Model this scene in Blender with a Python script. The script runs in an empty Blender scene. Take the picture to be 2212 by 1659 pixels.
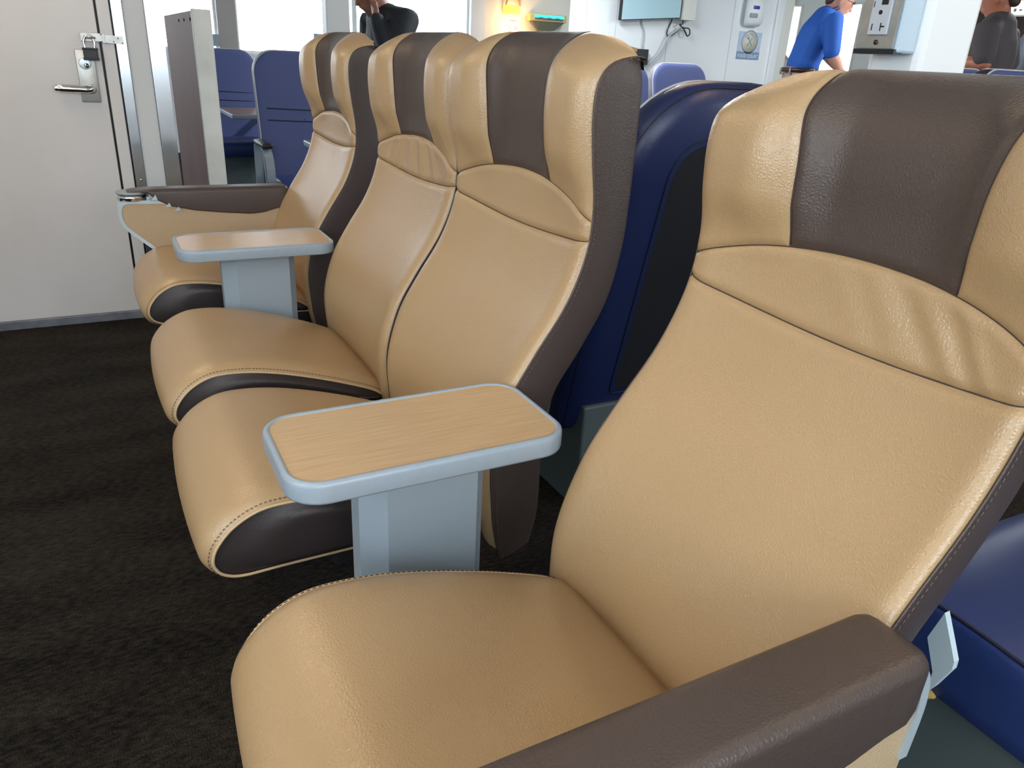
import bpy, bmesh, math, random
import numpy as np
from mathutils import Vector, Matrix

C = bpy.context.scene.collection
SC = bpy.context.scene
random.seed(4)
DZ = 0.08                      # surveyed heights are 8 cm above the real floor datum

# ------------------------------------------------------------------ camera
F_PX = 1633.87
CAM = np.array([1.2111, -0.5533, 1.1532])
RV = np.array([0.4626, 0.8852, 0.0491]); UV = np.array([-0.3733, 0.1442, 0.9165]); FV = np.array([-0.8042, 0.4422, -0.3971])
FV /= np.linalg.norm(FV); RV -= FV * (RV @ FV); RV /= np.linalg.norm(RV); UV = np.cross(RV, FV)
UV = -UV if UV[2] < 0 else UV
cd = bpy.data.cameras.new('camera'); cam = bpy.data.objects.new('camera', cd); C.objects.link(cam)
cd.sensor_width = 36; cd.lens = 36 * F_PX / 2212; cd.clip_start = 0.01
cam.matrix_world = Matrix(((RV[0], UV[0], -FV[0], CAM[0]), (RV[1], UV[1], -FV[1], CAM[1]), (RV[2], UV[2], -FV[2], CAM[2] - DZ), (0, 0, 0, 1)))
SC.camera = cam

def at(px, py, ax, val):
    """surveyed point seen at photo pixel (px, py) on the plane ax = val"""
    v = FV + RV * (px - 1106) / F_PX - UV * (py - 829.5) / F_PX
    i = 'xyz'.index(ax); t = (val - CAM[i]) / v[i]
    return CAM + t * v

# ------------------------------------------------------------------ world, exposure
SC.view_settings.view_transform = 'Standard'; SC.view_settings.look = 'None'
SC.view_settings.gamma = 1; SC.view_settings.use_curve_mapping = False
SC.view_settings.exposure = 0.02
w = bpy.data.worlds.new('daylight'); SC.world = w; w.use_nodes = True
bg = w.node_tree.nodes['Background']; bg.inputs[0].default_value = (0.86, 0.94, 1.0, 1); bg.inputs[1].default_value = 9.0
SC.cycles.max_bounces = 8; SC.cycles.diffuse_bounces = 5; SC.cycles.sample_clamp_indirect = 6
SC.cycles.caustics_reflective = False; SC.cycles.caustics_refractive = False

def area(name, loc, target, sx, sy, power, col, portal=False):
    l = bpy.data.lights.new(name, 'AREA'); l.shape = 'RECTANGLE'; l.size = sx; l.size_y = sy; l.energy = power; l.color = col
    o = bpy.data.objects.new(name, l); C.objects.link(o)
    o.location = (loc[0], loc[1], loc[2]); d = Vector(target) - Vector(o.location)
    o.rotation_euler = d.to_track_quat('-Z', 'Y').to_euler()
    if portal: l.cycles.is_portal = True
    return o
LAMPS = [(-1.3, -1.1), (0.9, -1.3), (-1.3, 1.5), (1.2, 1.3), (-3.8, 2.6), (-6.2, 4.6), (-2.6, 5.6)]  # last three: unseen cool fill, boosted to brighten the far white wall
for i, (lx, ly) in enumerate(LAMPS):
    area('ceiling_lamp_and_fill', (lx, ly, 2.12), (lx, ly, 0), 1.1, 0.3, 10 if i < 4 else (75 if i != 5 else 18), (1.0, 0.72, 0.44) if i < 4 else (0.92, 0.97, 1.0))
# daylight openings of the side walls (portals only guide the sky light)
area('window_portal', (2.62, -0.7, 1.44), (0, -0.7, 1.44), 2.6, 0.9, 1, (1, 1, 1), True)
area('window_portal', (1.15, -2.72, 1.44), (1.15, 0, 1.44), 1.7, 0.9, 1, (1, 1, 1), True)

area('window_portal', (2.62, 6.0, 1.42), (0, 6.0, 1.42), 5.4, 1.0, 1, (1, 1, 1), True)  # guides light through the added far windows
# ------------------------------------------------------------------ materials
def new_mat(name):
    m = bpy.data.materials.new(name); m.use_nodes = True
    return m, m.node_tree.nodes, m.node_tree.links, m.node_tree.nodes['Principled BSDF']
def mat(name, col, rough=0.5, metal=0.0, spec=0.5, coat=0.0, bump=None, var=None, emit=None):
    """bump=(scale, strength, kind) ; var=(scale, colour2, amount)"""
    m, N, L, b = new_mat(name)
    b.inputs['Base Color'].default_value = (*col, 1); b.inputs['Roughness'].default_value = rough
    b.inputs['Metallic'].default_value = metal; b.inputs['Specular IOR Level'].default_value = spec
    b.inputs['Coat Weight'].default_value = coat; b.inputs['Coat Roughness'].default_value = 0.12
    tc = N.new('ShaderNodeTexCoord')
    if var:
        n = N.new('ShaderNodeTexNoise'); n.inputs['Scale'].default_value = var[0]; n.inputs['Detail'].default_value = 5
        mx = N.new('ShaderNodeMix'); mx.data_type = 'RGBA'
        mx.inputs[6].default_value = (*col, 1); mx.inputs[7].default_value = (*var[1], 1)
        mr = N.new('ShaderNodeMapRange'); mr.inputs[1].default_value = 0.35; mr.inputs[2].default_value = 0.7; mr.inputs[4].default_value = var[2]
        L.new(tc.outputs['Object'], n.inputs['Vector']); L.new(n.outputs['Fac'], mr.inputs[0]); L.new(mr.outputs[0], mx.inputs[0])
        L.new(mx.outputs[2], b.inputs['Base Color'])
    if bump:
        if bump[2] == 'voronoi':
            t = N.new('ShaderNodeTexVoronoi'); t.feature = 'DISTANCE_TO_EDGE'; t.inputs['Scale'].default_value = bump[0]; out = t.outputs['Distance']
            n2 = N.new('ShaderNodeTexNoise'); n2.inputs['Scale'].default_value = bump[0] * 0.6
            va = N.new('ShaderNodeVectorMath'); va.operation = 'SCALE'; va.inputs[3].default_value = 0.002
            vb = N.new('ShaderNodeVectorMath'); vb.operation = 'ADD'
            L.new(tc.outputs['Object'], n2.inputs['Vector']); L.new(n2.outputs['Color'], va.inputs[0]); L.new(va.outputs[0], vb.inputs[0]); L.new(tc.outputs['Object'], vb.inputs[1])
            L.new(vb.outputs[0], t.inputs['Vector'])
        else:
            t = N.new('ShaderNodeTexNoise'); t.inputs['Scale'].default_value = bump[0]; t.inputs['Detail'].default_value = 3; out = t.outputs['Fac']
            L.new(tc.outputs['Object'], t.inputs['Vector'])
        bp = N.new('ShaderNodeBump'); bp.inputs['Strength'].default_value = bump[1]; bp.inputs['Distance'].default_value = 0.002
        L.new(out, bp.inputs['Height']); L.new(bp.outputs[0], b.inputs['Normal'])
    if emit:
        b.inputs['Emission Color'].default_value = (*emit[0], 1); b.inputs['Emission Strength'].default_value = emit[1]
    return m
BEIGE = mat('beige_leather', (0.43, 0.295, 0.158), 0.33, spec=0.8, bump=(250, 0.30, 'voronoi'), var=(3, (0.39, 0.26, 0.132), 0.6))
BROWN = mat('brown_leather', (0.068, 0.050, 0.044), 0.40, spec=0.5, bump=(250, 0.30, 'voronoi'))
DBROWN = mat('dark_brown_leather', (0.030, 0.022, 0.022), 0.42, bump=(420, 0.2, 'voronoi'))
THREAD = mat('dark_thread', (0.05, 0.035, 0.03), 0.8)
PTHREAD = mat('pale_thread', (0.13, 0.105, 0.095), 0.8)
PIPE = mat('beige_piping', (0.55, 0.40, 0.24), 0.5)
BLUE = mat('blue_leather', (0.024, 0.046, 0.17), 0.34, bump=(300, 0.12, 'voronoi'))
BLUED = mat('deep_blue_leather', (0.013, 0.024, 0.095), 0.34, bump=(300, 0.12, 'voronoi'))
BLUEF = mat('blue_fabric', (0.085, 0.11, 0.27), 0.75, bump=(500, 0.3, 'noise'))
NAVY = mat('navy_leather', (0.012, 0.016, 0.040), 0.5)
BLACKF = mat('black_fabric', (0.006, 0.008, 0.014), 0.9, bump=(600, 0.3, 'noise'))
WPIPE = mat('white_piping', (0.55, 0.58, 0.62), 0.5)
GREYM = mat('grey_painted_metal', (0.30, 0.37, 0.44), 0.32, spec=0.5, var=(90, (0.25, 0.32, 0.39), 0.35))
GREYP = mat('grey_pedestal_paint', (0.30, 0.36, 0.41), 0.5, spec=0.4)
TEAL = mat('grey_green_base', (0.10, 0.135, 0.145), 0.5)
SILVER = mat('silver_trim', (0.55, 0.66, 0.74), 0.28, metal=0.35)
CHROME = mat('chrome', (0.75, 0.76, 0.76), 0.12, metal=1.0)
STEEL = mat('brushed_steel', (0.56, 0.61, 0.66), 0.20, metal=1.0, var=(14, (0.48, 0.52, 0.57), 0.7))
SATIN = mat('satin_steel', (0.52, 0.53, 0.51), 0.42, metal=0.85, var=(40, (0.4, 0.41, 0.39), 0.8))
BLACK = mat('black_plastic', (0.01, 0.011, 0.012), 0.45)
DARK = mat('dark_frame', (0.018, 0.018, 0.02), 0.6)
WALLP = mat('door_paint', (0.62, 0.62, 0.63), 0.36, bump=(120, 0.08, 'noise'), var=(2.2, (0.55, 0.535, 0.53), 0.8))
WALLG = mat('pale_wall_panel', (0.55, 0.58, 0.60), 0.5, var=(2, (0.5, 0.53, 0.55), 0.5))
WHITE = mat('white_wall', (0.80, 0.84, 0.86), 0.5, bump=(60, 0.05, 'noise'))
CREAM = mat('cream_wall', (0.72, 0.73, 0.68), 0.6)
MULL = mat('grey_brown_mullion', (0.42, 0.39, 0.37), 0.6)
REDP = mat('red_brown_board', (0.27, 0.155, 0.140), 0.7, spec=0.2, bump=(160, 0.1, 'noise'), var=(2.5, (0.22, 0.12, 0.108), 0.7))
POSTW = mat('worn_white_post', (0.70, 0.74, 0.72), 0.5, var=(9, (0.55, 0.58, 0.55), 0.8))
CEIL = mat('ceiling_paint', (0.82, 0.82, 0.80), 0.6)
BASEB = mat('baseboard_rubber', (0.16, 0.18, 0.21), 0.45, var=(20, (0.08, 0.09, 0.11), 0.8))
SKIN = mat('skin', (0.50, 0.24, 0.165), 0.5)
SKIND = mat('tanned_skin', (0.45, 0.155, 0.085), 0.5)
HAIRB = mat('brown_hair', (0.05, 0.025, 0.018), 0.6, bump=(200, 0.6, 'noise'))
HAIRK = mat('black_hair', (0.012, 0.009, 0.009), 0.5)
HAIRW = mat('grey_hair', (0.45, 0.44, 0.42), 0.6, bump=(200, 0.6, 'noise'))
POLO = mat('royal_blue_cloth', (0.008, 0.085, 0.40), 0.75, bump=(400, 0.3, 'noise'))
KHAKI = mat('khaki_cloth', (0.36, 0.31, 0.25), 0.8)
BELT = mat('brown_belt', (0.035, 0.018, 0.016), 0.4)
TEE = mat('charcoal_cloth', (0.085, 0.072, 0.076), 0.85)
COAT = mat('black_jacket', (0.010, 0.014, 0.022), 0.7)
PAPER = mat('white_paper', (0.85, 0.87, 0.88), 0.6)
RED = mat('red_print', (0.45, 0.09, 0.07), 0.6)
def emit_mat(name, col, s):
    m, N, L, b = new_mat(name); b.inputs['Base Color'].default_value = (*col, 1)
    b.inputs['Emission Color'].default_value = (*col, 1); b.inputs['Emission Strength'].default_value = s
    return m
AMBER = emit_mat('amber_lamp_glass', (1.0, 0.62, 0.08), 1.6)
CYAN = emit_mat('cyan_sign_screen', (0.05, 0.75, 0.85), 0.9)
MENU = emit_mat('lit_menu_board', (1.0, 0.93, 0.74), 2.2)
PANELL = emit_mat('ceiling_lamp_diffuser', (1.0, 0.86, 0.66), 3.0)

def carpet_mat():
    m, N, L, b = new_mat('charcoal_carpet'); b.inputs['Roughness'].default_value = 0.95; b.inputs['Specular IOR Level'].default_value = 0.15
    tc = N.new('ShaderNodeTexCoord'); mp = N.new('ShaderNodeMapping'); mp.inputs['Scale'].default_value = (1, 0.35, 1); mp.inputs['Rotation'].default_value = (0, 0, 0.15)
    n = N.new('ShaderNodeTexNoise'); n.inputs['Scale'].default_value = 140; n.inputs['Detail'].default_value = 4
    n2 = N.new('ShaderNodeTexNoise'); n2.inputs['Scale'].default_value = 7; n2.inputs['Detail'].default_value = 6
    n3 = N.new('ShaderNodeTexNoise'); n3.inputs['Scale'].default_value = 260; n3.inputs['Detail'].default_value = 2
    cr = N.new('ShaderNodeValToRGB'); cr.color_ramp.elements[0].position = 0.38; cr.color_ramp.elements[0].color = (0.004, 0.0036, 0.0033, 1)
    cr.color_ramp.elements[1].position = 0.68; cr.color_ramp.elements[1].color = (0.040, 0.033, 0.026, 1)
    ad = N.new('ShaderNodeMath'); ad.operation = 'MULTIPLY_ADD'; ad.inputs[1].default_value = 0.6
    mu = N.new('ShaderNodeMath'); mu.operation = 'MULTIPLY'; mu.inputs[1].default_value = 0.4
    L.new(tc.outputs['Object'], mp.inputs[0]); L.new(mp.outputs[0], n.inputs['Vector']); L.new(mp.outputs[0], n2.inputs['Vector']); L.new(tc.outputs['Object'], n3.inputs['Vector'])
    L.new(n2.outputs['Fac'], mu.inputs[0]); L.new(n.outputs['Fac'], ad.inputs[0]); L.new(mu.outputs[0], ad.inputs[2]); L.new(ad.outputs[0], cr.inputs[0])
    L.new(cr.outputs[0], b.inputs['Base Color'])
    bp = N.new('ShaderNodeBump'); bp.inputs['Strength'].default_value = 1.0; bp.inputs['Distance'].default_value = 0.006
    L.new(n3.outputs['Fac'], bp.inputs['Height']); L.new(bp.outputs[0], b.inputs['Normal'])
    return m
CARPET = carpet_mat()
def wood_mat(name, c1, c2, rough=0.28):
    m, N, L, b = new_mat(name); b.inputs['Roughness'].default_value = rough
    tc = N.new('ShaderNodeTexCoord'); mp = N.new('ShaderNodeMapping'); mp.inputs['Scale'].default_value = (1, 0.025, 1)
    n = N.new('ShaderNodeTexNoise'); n.inputs['Scale'].default_value = 420; n.inputs['Detail'].default_value = 6; n.inputs['Roughness'].default_value = 0.6
    cr = N.new('ShaderNodeValToRGB'); cr.color_ramp.elements[0].position = 0.3; cr.color_ramp.elements[0].color = (*c1, 1)
    cr.color_ramp.elements[1].position = 0.62; cr.color_ramp.elements[1].color = (*c2, 1)
    L.new(tc.outputs['Object'], mp.inputs[0]); L.new(mp.outputs[0], n.inputs['Vector']); L.new(n.outputs['Fac'], cr.inputs[0]); L.new(cr.outputs[0], b.inputs['Base Color'])
    return m
WOOD = wood_mat('beech_laminate', (0.47, 0.315, 0.175), (0.58, 0.415, 0.245))
WOODD = wood_mat('brown_laminate', (0.16, 0.09, 0.065), (0.24, 0.14, 0.10))
def perf_mat():
    m, N, L, b = new_mat('perforated_beige'); b.inputs['Roughness'].default_value = 0.55
    tc = N.new('ShaderNodeTexCoord'); v = N.new('ShaderNodeTexVoronoi'); v.inputs['Scale'].default_value = 260; v.inputs['Randomness'].default_value = 0.05
    cr = N.new('ShaderNodeValToRGB'); cr.color_ramp.elements[0].position = 0.22; cr.color_ramp.elements[0].color = (0.24, 0.165, 0.10, 1)
    cr.color_ramp.elements[1].position = 0.34; cr.color_ramp.elements[1].color = (0.50, 0.37, 0.23, 1)
    L.new(tc.outputs['Object'], v.inputs['Vector']); L.new(v.outputs['Distance'], cr.inputs[0]); L.new(cr.outputs[0], b.inputs['Base Color'])
    bp = N.new('ShaderNodeBump'); bp.inputs['Strength'].default_value = 0.5; bp.inputs['Distance'].default_value = 0.002
    L.new(v.outputs['Distance'], bp.inputs['Height']); L.new(bp.outputs[0], b.inputs['Normal'])
    return m
PERF = perf_mat()
def glass_mat():
    m = bpy.data.materials.new('window_glass'); m.use_nodes = True; N = m.node_tree.nodes; L = m.node_tree.links; N.clear()
    o = N.new('ShaderNodeOutputMaterial'); t = N.new('ShaderNodeBsdfTransparent'); g = N.new('ShaderNodeBsdfGlossy'); g.inputs['Roughness'].default_value = 0.02
    mx = N.new('ShaderNodeMixShader'); mx.inputs[0].default_value = 0.06
    L.new(t.outputs[0], mx.inputs[1]); L.new(g.outputs[0], mx.inputs[2]); L.new(mx.outputs[0], o.inputs[0]); return m
GLASS = glass_mat()

# ------------------------------------------------------------------ builders
def root_loc(p):
    v = Vector((0, 0, 0))
    while p is not None: v += p.location; p = p.parent
    return v
def obj(name, verts, faces, m, parent=None, world=False, smooth=True):
    """verts in surveyed coordinates: local to the thing, or world=True"""
    off = root_loc(parent) if (world and parent) else Vector((0, 0, 0))
    me = bpy.data.meshes.new(name)
    me.from_pydata([(v[0] - off[0], v[1] - off[1], v[2] - DZ - off[2]) for v in verts], [], faces)
    me.materials.append(m)
    bm = bmesh.new(); bm.from_mesh(me); bmesh.ops.recalc_face_normals(bm, faces=bm.faces); bm.to_mesh(me); bm.free()
    if smooth:
        for p in me.polygons: p.use_smooth = True
    o = bpy.data.objects.new(name, me); C.objects.link(o)
    if parent: o.parent = parent
    return o
def thing(name, label, cat, loc=(0, 0), rz=0, group=None):
    o = bpy.data.objects.new(name, None); C.objects.link(o); o.empty_display_size = 0.1
    o.location = (loc[0], loc[1], 0); o.rotation_euler = (0, 0, rz)
    return tag(o, label, cat, group)
def tag(o, label, cat, group=None):
    o['label'] = label; o['category'] = cat
    if group: o['group'] = group
    return o
def struct(o):
    o['kind'] = 'structure'; return o
def rebase(o):
    """put the origin of a single-mesh thing at the centre of its base"""
    vs = [v.co for v in o.data.vertices]
    c = Vector(((min(v.x for v in vs) + max(v.x for v in vs)) / 2, (min(v.y for v in vs) + max(v.y for v in vs)) / 2, min(v.z for v in vs)))
    o.data.transform(Matrix.Translation(-c)); o.location = c; return o

def grid_faces(nu, nv, closed_u=False, closed_v=False, off=0):
    f = []
    for i in range(nu if closed_u else nu - 1):
        for j in range(nv if closed_v else nv - 1):
            a = i * nv + j; b = ((i + 1) % nu) * nv + j; c = ((i + 1) % nu) * nv + (j + 1) % nv; d = i * nv + (j + 1) % nv
            f.append((a + off, b + off, c + off, d + off))
    return f
def grid(name, P, m, parent=None, closed_u=False, closed_v=False, cap=False, **k):
    nu, nv = len(P), len(P[0]); V = [p for row in P for p in row]; F = grid_faces(nu, nv, closed_u, closed_v)
    if cap: F += [tuple(range(nv)), tuple((nu - 1) * nv + j for j in range(nv))]
    return obj(name, V, F, m, parent, **k)
class MB:
    """gathers pieces of ONE part into one mesh"""
    def __init__(s): s.v = []; s.f = []
    def add(s, V, F):
        o = len(s.v); s.v += [tuple(map(float, v)) for v in V]; s.f += [tuple(i + o for i in f) for f in F]; return s
    def box(s, x0, x1, y0, y1, z0, z1, b=0.0):
        if b <= 0:
            V = [(x, y, z) for x in (x0, x1) for y in (y0, y1) for z in (z0, z1)]
            return s.add(V, [(0, 1, 3, 2), (4, 6, 7, 5), (0, 4, 5, 1), (2, 3, 7, 6), (0, 2, 6, 4), (1, 5, 7, 3)])
        bm = bmesh.new(); bmesh.ops.create_cube(bm, size=1)
        for v in bm.verts: v.co = Vector(((x0 + x1) / 2 + v.co.x * (x1 - x0), (y0 + y1) / 2 + v.co.y * (y1 - y0), (z0 + z1) / 2 + v.co.z * (z1 - z0)))
        bmesh.ops.bevel(bm, geom=bm.edges[:], offset=b, segments=2, affect='EDGES', profile=0.5)
        bm.verts.index_update(); s.add([v.co[:] for v in bm.verts], [[v.index for v in f.verts] for f in bm.faces]); bm.free(); return s
    def tube(s, pts, r, n=8, closed=False, cap=True):
        pts = [np.array(p, float) for p in pts]; N = len(pts); rr = r if hasattr(r, '__len__') else [r] * N
        T = []
        for i in range(N):
            a = pts[(i - 1) % N] if (closed or i > 0) else pts[0]; b = pts[(i + 1) % N] if (closed or i < N - 1) else pts[-1]
            t = b - a; T.append(t / (np.linalg.norm(t) + 1e-12))
        ref = np.array([0, 0, 1.0]) if abs(T[0][2]) < 0.9 else np.array([1.0, 0, 0])
        x = np.cross(T[0], ref); x /= np.linalg.norm(x); V = []
        for i in range(N):
            x = x - T[i] * (x @ T[i]); x /= np.linalg.norm(x) + 1e-12; y = np.cross(T[i], x)
            for k in range(n):
                a = 2 * math.pi * k / n; V.append(pts[i] + rr[i] * (math.cos(a) * x + math.sin(a) * y))
        F = grid_faces(N, n, closed, True)
        if cap and not closed: F += [tuple(range(n)), tuple((N - 1) * n + k for k in range(n))]
        return s.add(V, F)
    def prism(s, poly, axis, a0, a1):
        """poly = 2D points in the two other axes (order x<y<z)"""
        n = len(poly); V = []
        for a in (a0, a1):
            for p in poly:
                q = list(p); q.insert(axis, a); V.append(q)
        return s.add(V, [tuple(range(n)), tuple(range(2 * n - 1, n - 1, -1))] + [(i, (i + 1) % n, n + (i + 1) % n, n + i) for i in range(n)])
    def build(s, name, m, parent=None, **k): return obj(name, s.v, s.f, m, parent, **k)
def box(name, x0, x1, y0, y1, z0, z1, m, parent=None, b=0.0, world=True):
    return MB().box(x0, x1, y0, y1, z0, z1, b).build(name, m, parent, world=world, smooth=False)
def tube(name, pts, r, m, parent=None, n=8, closed=False, world=False):
    return MB().tube(pts, r, n, closed).build(name, m, parent, world=world)
def catmull(pts, k=8):
    P = [np.array(p, float) for p in pts]; out = []
    for i in range(len(P) - 1):
        p0 = P[max(i - 1, 0)]; p1 = P[i]; p2 = P[i + 1]; p3 = P[min(i + 2, len(P) - 1)]
        for j in range(k):
            t = j / k; out.append(0.5 * (2 * p1 + (p2 - p0) * t + (2 * p0 - 5 * p1 + 4 * p2 - p3) * t * t + (3 * p1 - p0 - 3 * p2 + p3) * t ** 3))
    out.append(P[-1]); return out
def sstep(a, b, x):
    t = min(1, max(0, (x - a) / (b - a))); return t * t * (3 - 2 * t)
def text(name, s, size, mtx, m, parent=None, ext=0.0):
    cu = bpy.data.curves.new(name, 'FONT'); cu.body = s; cu.size = size; cu.align_x = 'CENTER'; cu.align_y = 'CENTER'; cu.extrude = ext
    o = bpy.data.objects.new(name, cu); C.objects.link(o); bpy.context.view_layer.update()
    me = bpy.data.meshes.new_from_object(o.evaluated_get(bpy.context.evaluated_depsgraph_get())); bpy.data.objects.remove(o)
    me.transform(mtx)
    if parent: me.transform(Matrix.Translation(-root_loc(parent)))
    me.materials.clear(); me.materials.append(m); o = bpy.data.objects.new(name, me); C.objects.link(o)
    if parent: o.parent = parent
    return o

# ------------------------------------------------------------------ setting
FL = DZ
S_FLOOR = struct(box('floor', -9.5, 3.0, -3.2, 9.0, FL - 0.05, FL, CARPET))
S_CEIL = struct(box('ceiling', -9.5, 3.0, -3.2, 9.0, 2.26, 2.32, CEIL))

XW = -2.14
# left bulkhead with the locked steel door
wl = struct(box('wall_left', XW - 0.10, XW - 0.055, -3.2, -0.312, FL, 2.26, WALLG))
dr = struct(box('door_1', XW - 0.03, XW + 0.004, -1.42, -0.4875, FL + 0.036, 2.05, WALLP, b=0.002))
struct(box('trim_1', XW - 0.03, XW + 0.004, -0.4795, -0.4385, FL + 0.036, 2.05, WALLP, b=0.002))      # jamb
struct(box('trim_2', XW - 0.03, XW + 0.010, -0.433, -0.398, FL + 0.036, 2.26, STEEL, b=0.001))      # steel strip
struct(box('trim_3', XW - 0.03, XW + 0.002, -0.397, -0.325, FL + 0.036, 2.26, WALLG, b=0.001))
struct(box('trim_4', XW - 0.12, XW + 0.008, -0.324, -0.268, FL, 2.26, STEEL, b=0.001))              # steel corner strip
struct(box('wall_door_gap', XW - 0.05, XW - 0.024, -0.50, -0.39, FL, 2.05, BLACK))  # black strip standing in for the shade inside the door gaps
struct(box('baseboard_left', XW - 0.02, XW + 0.010, -3.2, -0.27, FL, FL + 0.036, BASEB, b=0.004))
struct(box('wall_jamb_side', XW - 0.10, XW, -3.2, -1.43, FL, 2.26, WALLP))
MB().tube([(XW + 0.012, -0.415, 0.640 + 0.0), (XW + 0.015, -0.415, 0.640)], 0.004).build('screw', CHROME, bpy.data.objects['trim_2'], world=True)
# lock plate, cylinder and lever are parts of the door
lp = MB().prism([(-0.568, 1.098), (-0.505, 1.100), (-0.519, 0.922), (-0.566, 0.920)][::-1], 0, XW + 0.004, XW + 0.012)
lpo = MB().box(XW + 0.004, XW + 0.012, -0.572, -0.510, 0.922, 1.100, 0.003).build('lock_plate', SATIN, dr, world=True)
MB().tube([(XW + 0.012, -0.544, 1.054), (XW + 0.018, -0.544, 1.054), (XW + 0.0185, -0.544, 1.054)], [0.020, 0.020, 0.016], 24).build('lock_cylinder', SILVER, lpo, world=True)
MB().tube([(XW + 0.018, -0.540, 1.047), (XW + 0.021, -0.540, 1.047)], 0.008, 16).build('keyhole', CHROME, lpo, world=True)
MB().box(XW + 0.0205, XW + 0.0215, -0.5415, -0.5385, 1.041, 1.053).build('key_slot', BLACK, lpo, world=True, smooth=False)
MB().tube([(XW + 0.010, -0.535, 0.968), (XW + 0.016, -0.535, 0.968)], 0.017, 20).build('handle_rose', SILVER, lpo, world=True)
MB().tube(catmull([(XW + 0.012, -0.535, 0.968), (XW + 0.040, -0.536, 0.968), (XW + 0.050, -0.550, 0.968), (XW + 0.050, -0.590, 0.969), (XW + 0.046, -0.640, 0.970), (XW + 0.045, -0.652, 0.970)], 6),
          [0.012] * 12 + [0.0135] * 6 + [0.0145] * 6 + [0.012] * 5 + [0.009] * 2, 12).build('lever_handle', CHROME, dr, world=True)
# hasp and padlock hang on the door: the hasp is screwed to it, the padlock is a thing
hs = MB().prism([(-0.408, 1.122), (-0.408, 1.150), (-0.470, 1.152), (-0.490, 1.146), (-0.490, 1.136), (-0.470, 1.127)], 0, XW + 0.010, XW + 0.014)
hs.box(XW + 0.006, XW + 0.020, -0.475, -0.468, 1.124, 1.156, 0.001)
hs.box(XW + 0.008, XW + 0.012, -0.545, -0.480, 1.128, 1.156, 0.001)
hs.tube(catmull([(XW + 0.010, -0.500, 1.140), (XW + 0.030, -0.505, 1.141), (XW + 0.034, -0.515, 1.141), (XW + 0.030, -0.525, 1.141), (XW + 0.010, -0.530, 1.140)], 4), 0.004, 8)
hasp = rebase(hs.build('hasp', SATIN, smooth=False)); tag(hasp, 'steel hasp bridging the gap between the pale door and its frame', 'hasp')
for y_, z_ in ((-0.425, 1.143), (-0.440, 1.131), (-0.412, 1.128)):
    MB().tube([(XW + 0.014, y_, z_), (XW + 0.017, y_, z_)], 0.003, 10).build('screw', STEEL, hasp, world=True)
pl = thing('padlock', 'dark laminated padlock hanging from the hasp on the pale door', 'padlock', (XW + 0.03, -0.520))
MB().box(XW + 0.018, XW + 0.040, -0.544, -0.497, 1.068, 1.106, 0.004).box(XW + 0.016, XW + 0.042, -0.546, -0.495, 1.100, 1.107, 0.002).box(XW + 0.016, XW + 0.042, -0.546, -0.495, 1.066, 1.073, 0.002).build('lock_body', BLACK, pl, world=True, smooth=False)
MB().tube(catmull([(XW + 0.029, -0.536, 1.10), (XW + 0.029, -0.537, 1.125), (XW + 0.029, -0.530, 1.143), (XW + 0.029, -0.520, 1.148), (XW + 0.029, -0.510, 1.143), (XW + 0.029, -0.504, 1.125), (XW + 0.029, -0.505, 1.10)], 6), 0.0042, 10).build('shackle', CHROME, pl, world=True)

# low partition with a red-brown board and a worn white end post
pt = struct(box('wall_partition', -3.4, -2.285, -0.150, -0.122, FL, 1.255, REDP))
MB().box(-2.283, -2.262, -0.150, -0.078, FL, 1.262, 0.004).box(-3.4, -2.283, -0.120, -0.078, FL, 1.255).build('end_post', POSTW, pt, world=True, smooth=False)
sc = MB()
for x_ in (-2.31, -2.52, -2.72): sc.tube([(x_, -0.150, 1.225), (x_, -0.154, 1.225)], 0.006, 8)
sc.build('screws', BLACK, pt, world=True)

# far window wall
XF = -7.5
MB().box(XF - 0.12, XF, -3.2, 3.62, FL, 1.05).box(XF - 0.12, XF, -3.2, 3.62, 2.0, 2.26).build('wall_far', WHITE, world=True, smooth=False)
struct(bpy.data.objects['wall_far'])
cols = [(-1.2, -0.95, WHITE), (0.03, 0.08, WHITE), (0.69, 0.87, MULL), (3.44, 3.62, WHITE)]
for i, (a, b_, m_) in enumerate(cols):
    o = struct(box('trim_%d' % (5 + i), XF - 0.12, XF + 0.02, a, b_, 1.05, 2.0, m_))
wn = 1
for (a, b_) in ((-3.2, -1.2), (-0.95, 0.03), (0.08, 0.69), (0.87, 2.10), (2.10, 3.44)):
    o = struct(box('window_%d' % wn, XF - 0.07, XF - 0.062, a, b_, 1.05, 2.0, GLASS)); wn += 1
    f_ = MB()
    for (p, q, r_, s_) in ((a, b_, 1.05, 1.075), (a, b_, 1.975, 2.0), (a, a + 0.025, 1.075, 1.975), (b_ - 0.025, b_, 1.075, 1.975)): f_.box(XF - 0.09, XF - 0.045, p, q, r_, s_)
    f_.build('window_frame', WHITE, o, world=True, smooth=False)
MB().box(XF, XF + 0.05, 0.60, 0.69, 1.10, 1.21, 0.004).build('sash_lock_box', GREYM, bpy.data.objects['window_3'], world=True, smooth=False)
MB().box(XF, XF + 0.05, 1.63, 1.80, 1.10, 1.27, 0.004).build('sash_lock_box', GREYM, bpy.data.objects['window_4'], world=True, smooth=False)

ca, cb2 = at(706, 60, 'x', -3.60), at(757, 60, 'x', -3.60)
struct(MB().box(-3.70, -3.60, ca[1], cb2[1], FL, 2.26, 0.008).build('column', WHITE, world=True, smooth=False))
# alcove wall with sconce, notice and counter sign
struct(box('wall_alcove', XF - 0.10, XF - 0.02, 3.62, 9.0, FL, 2.26, CREAM))
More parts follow.
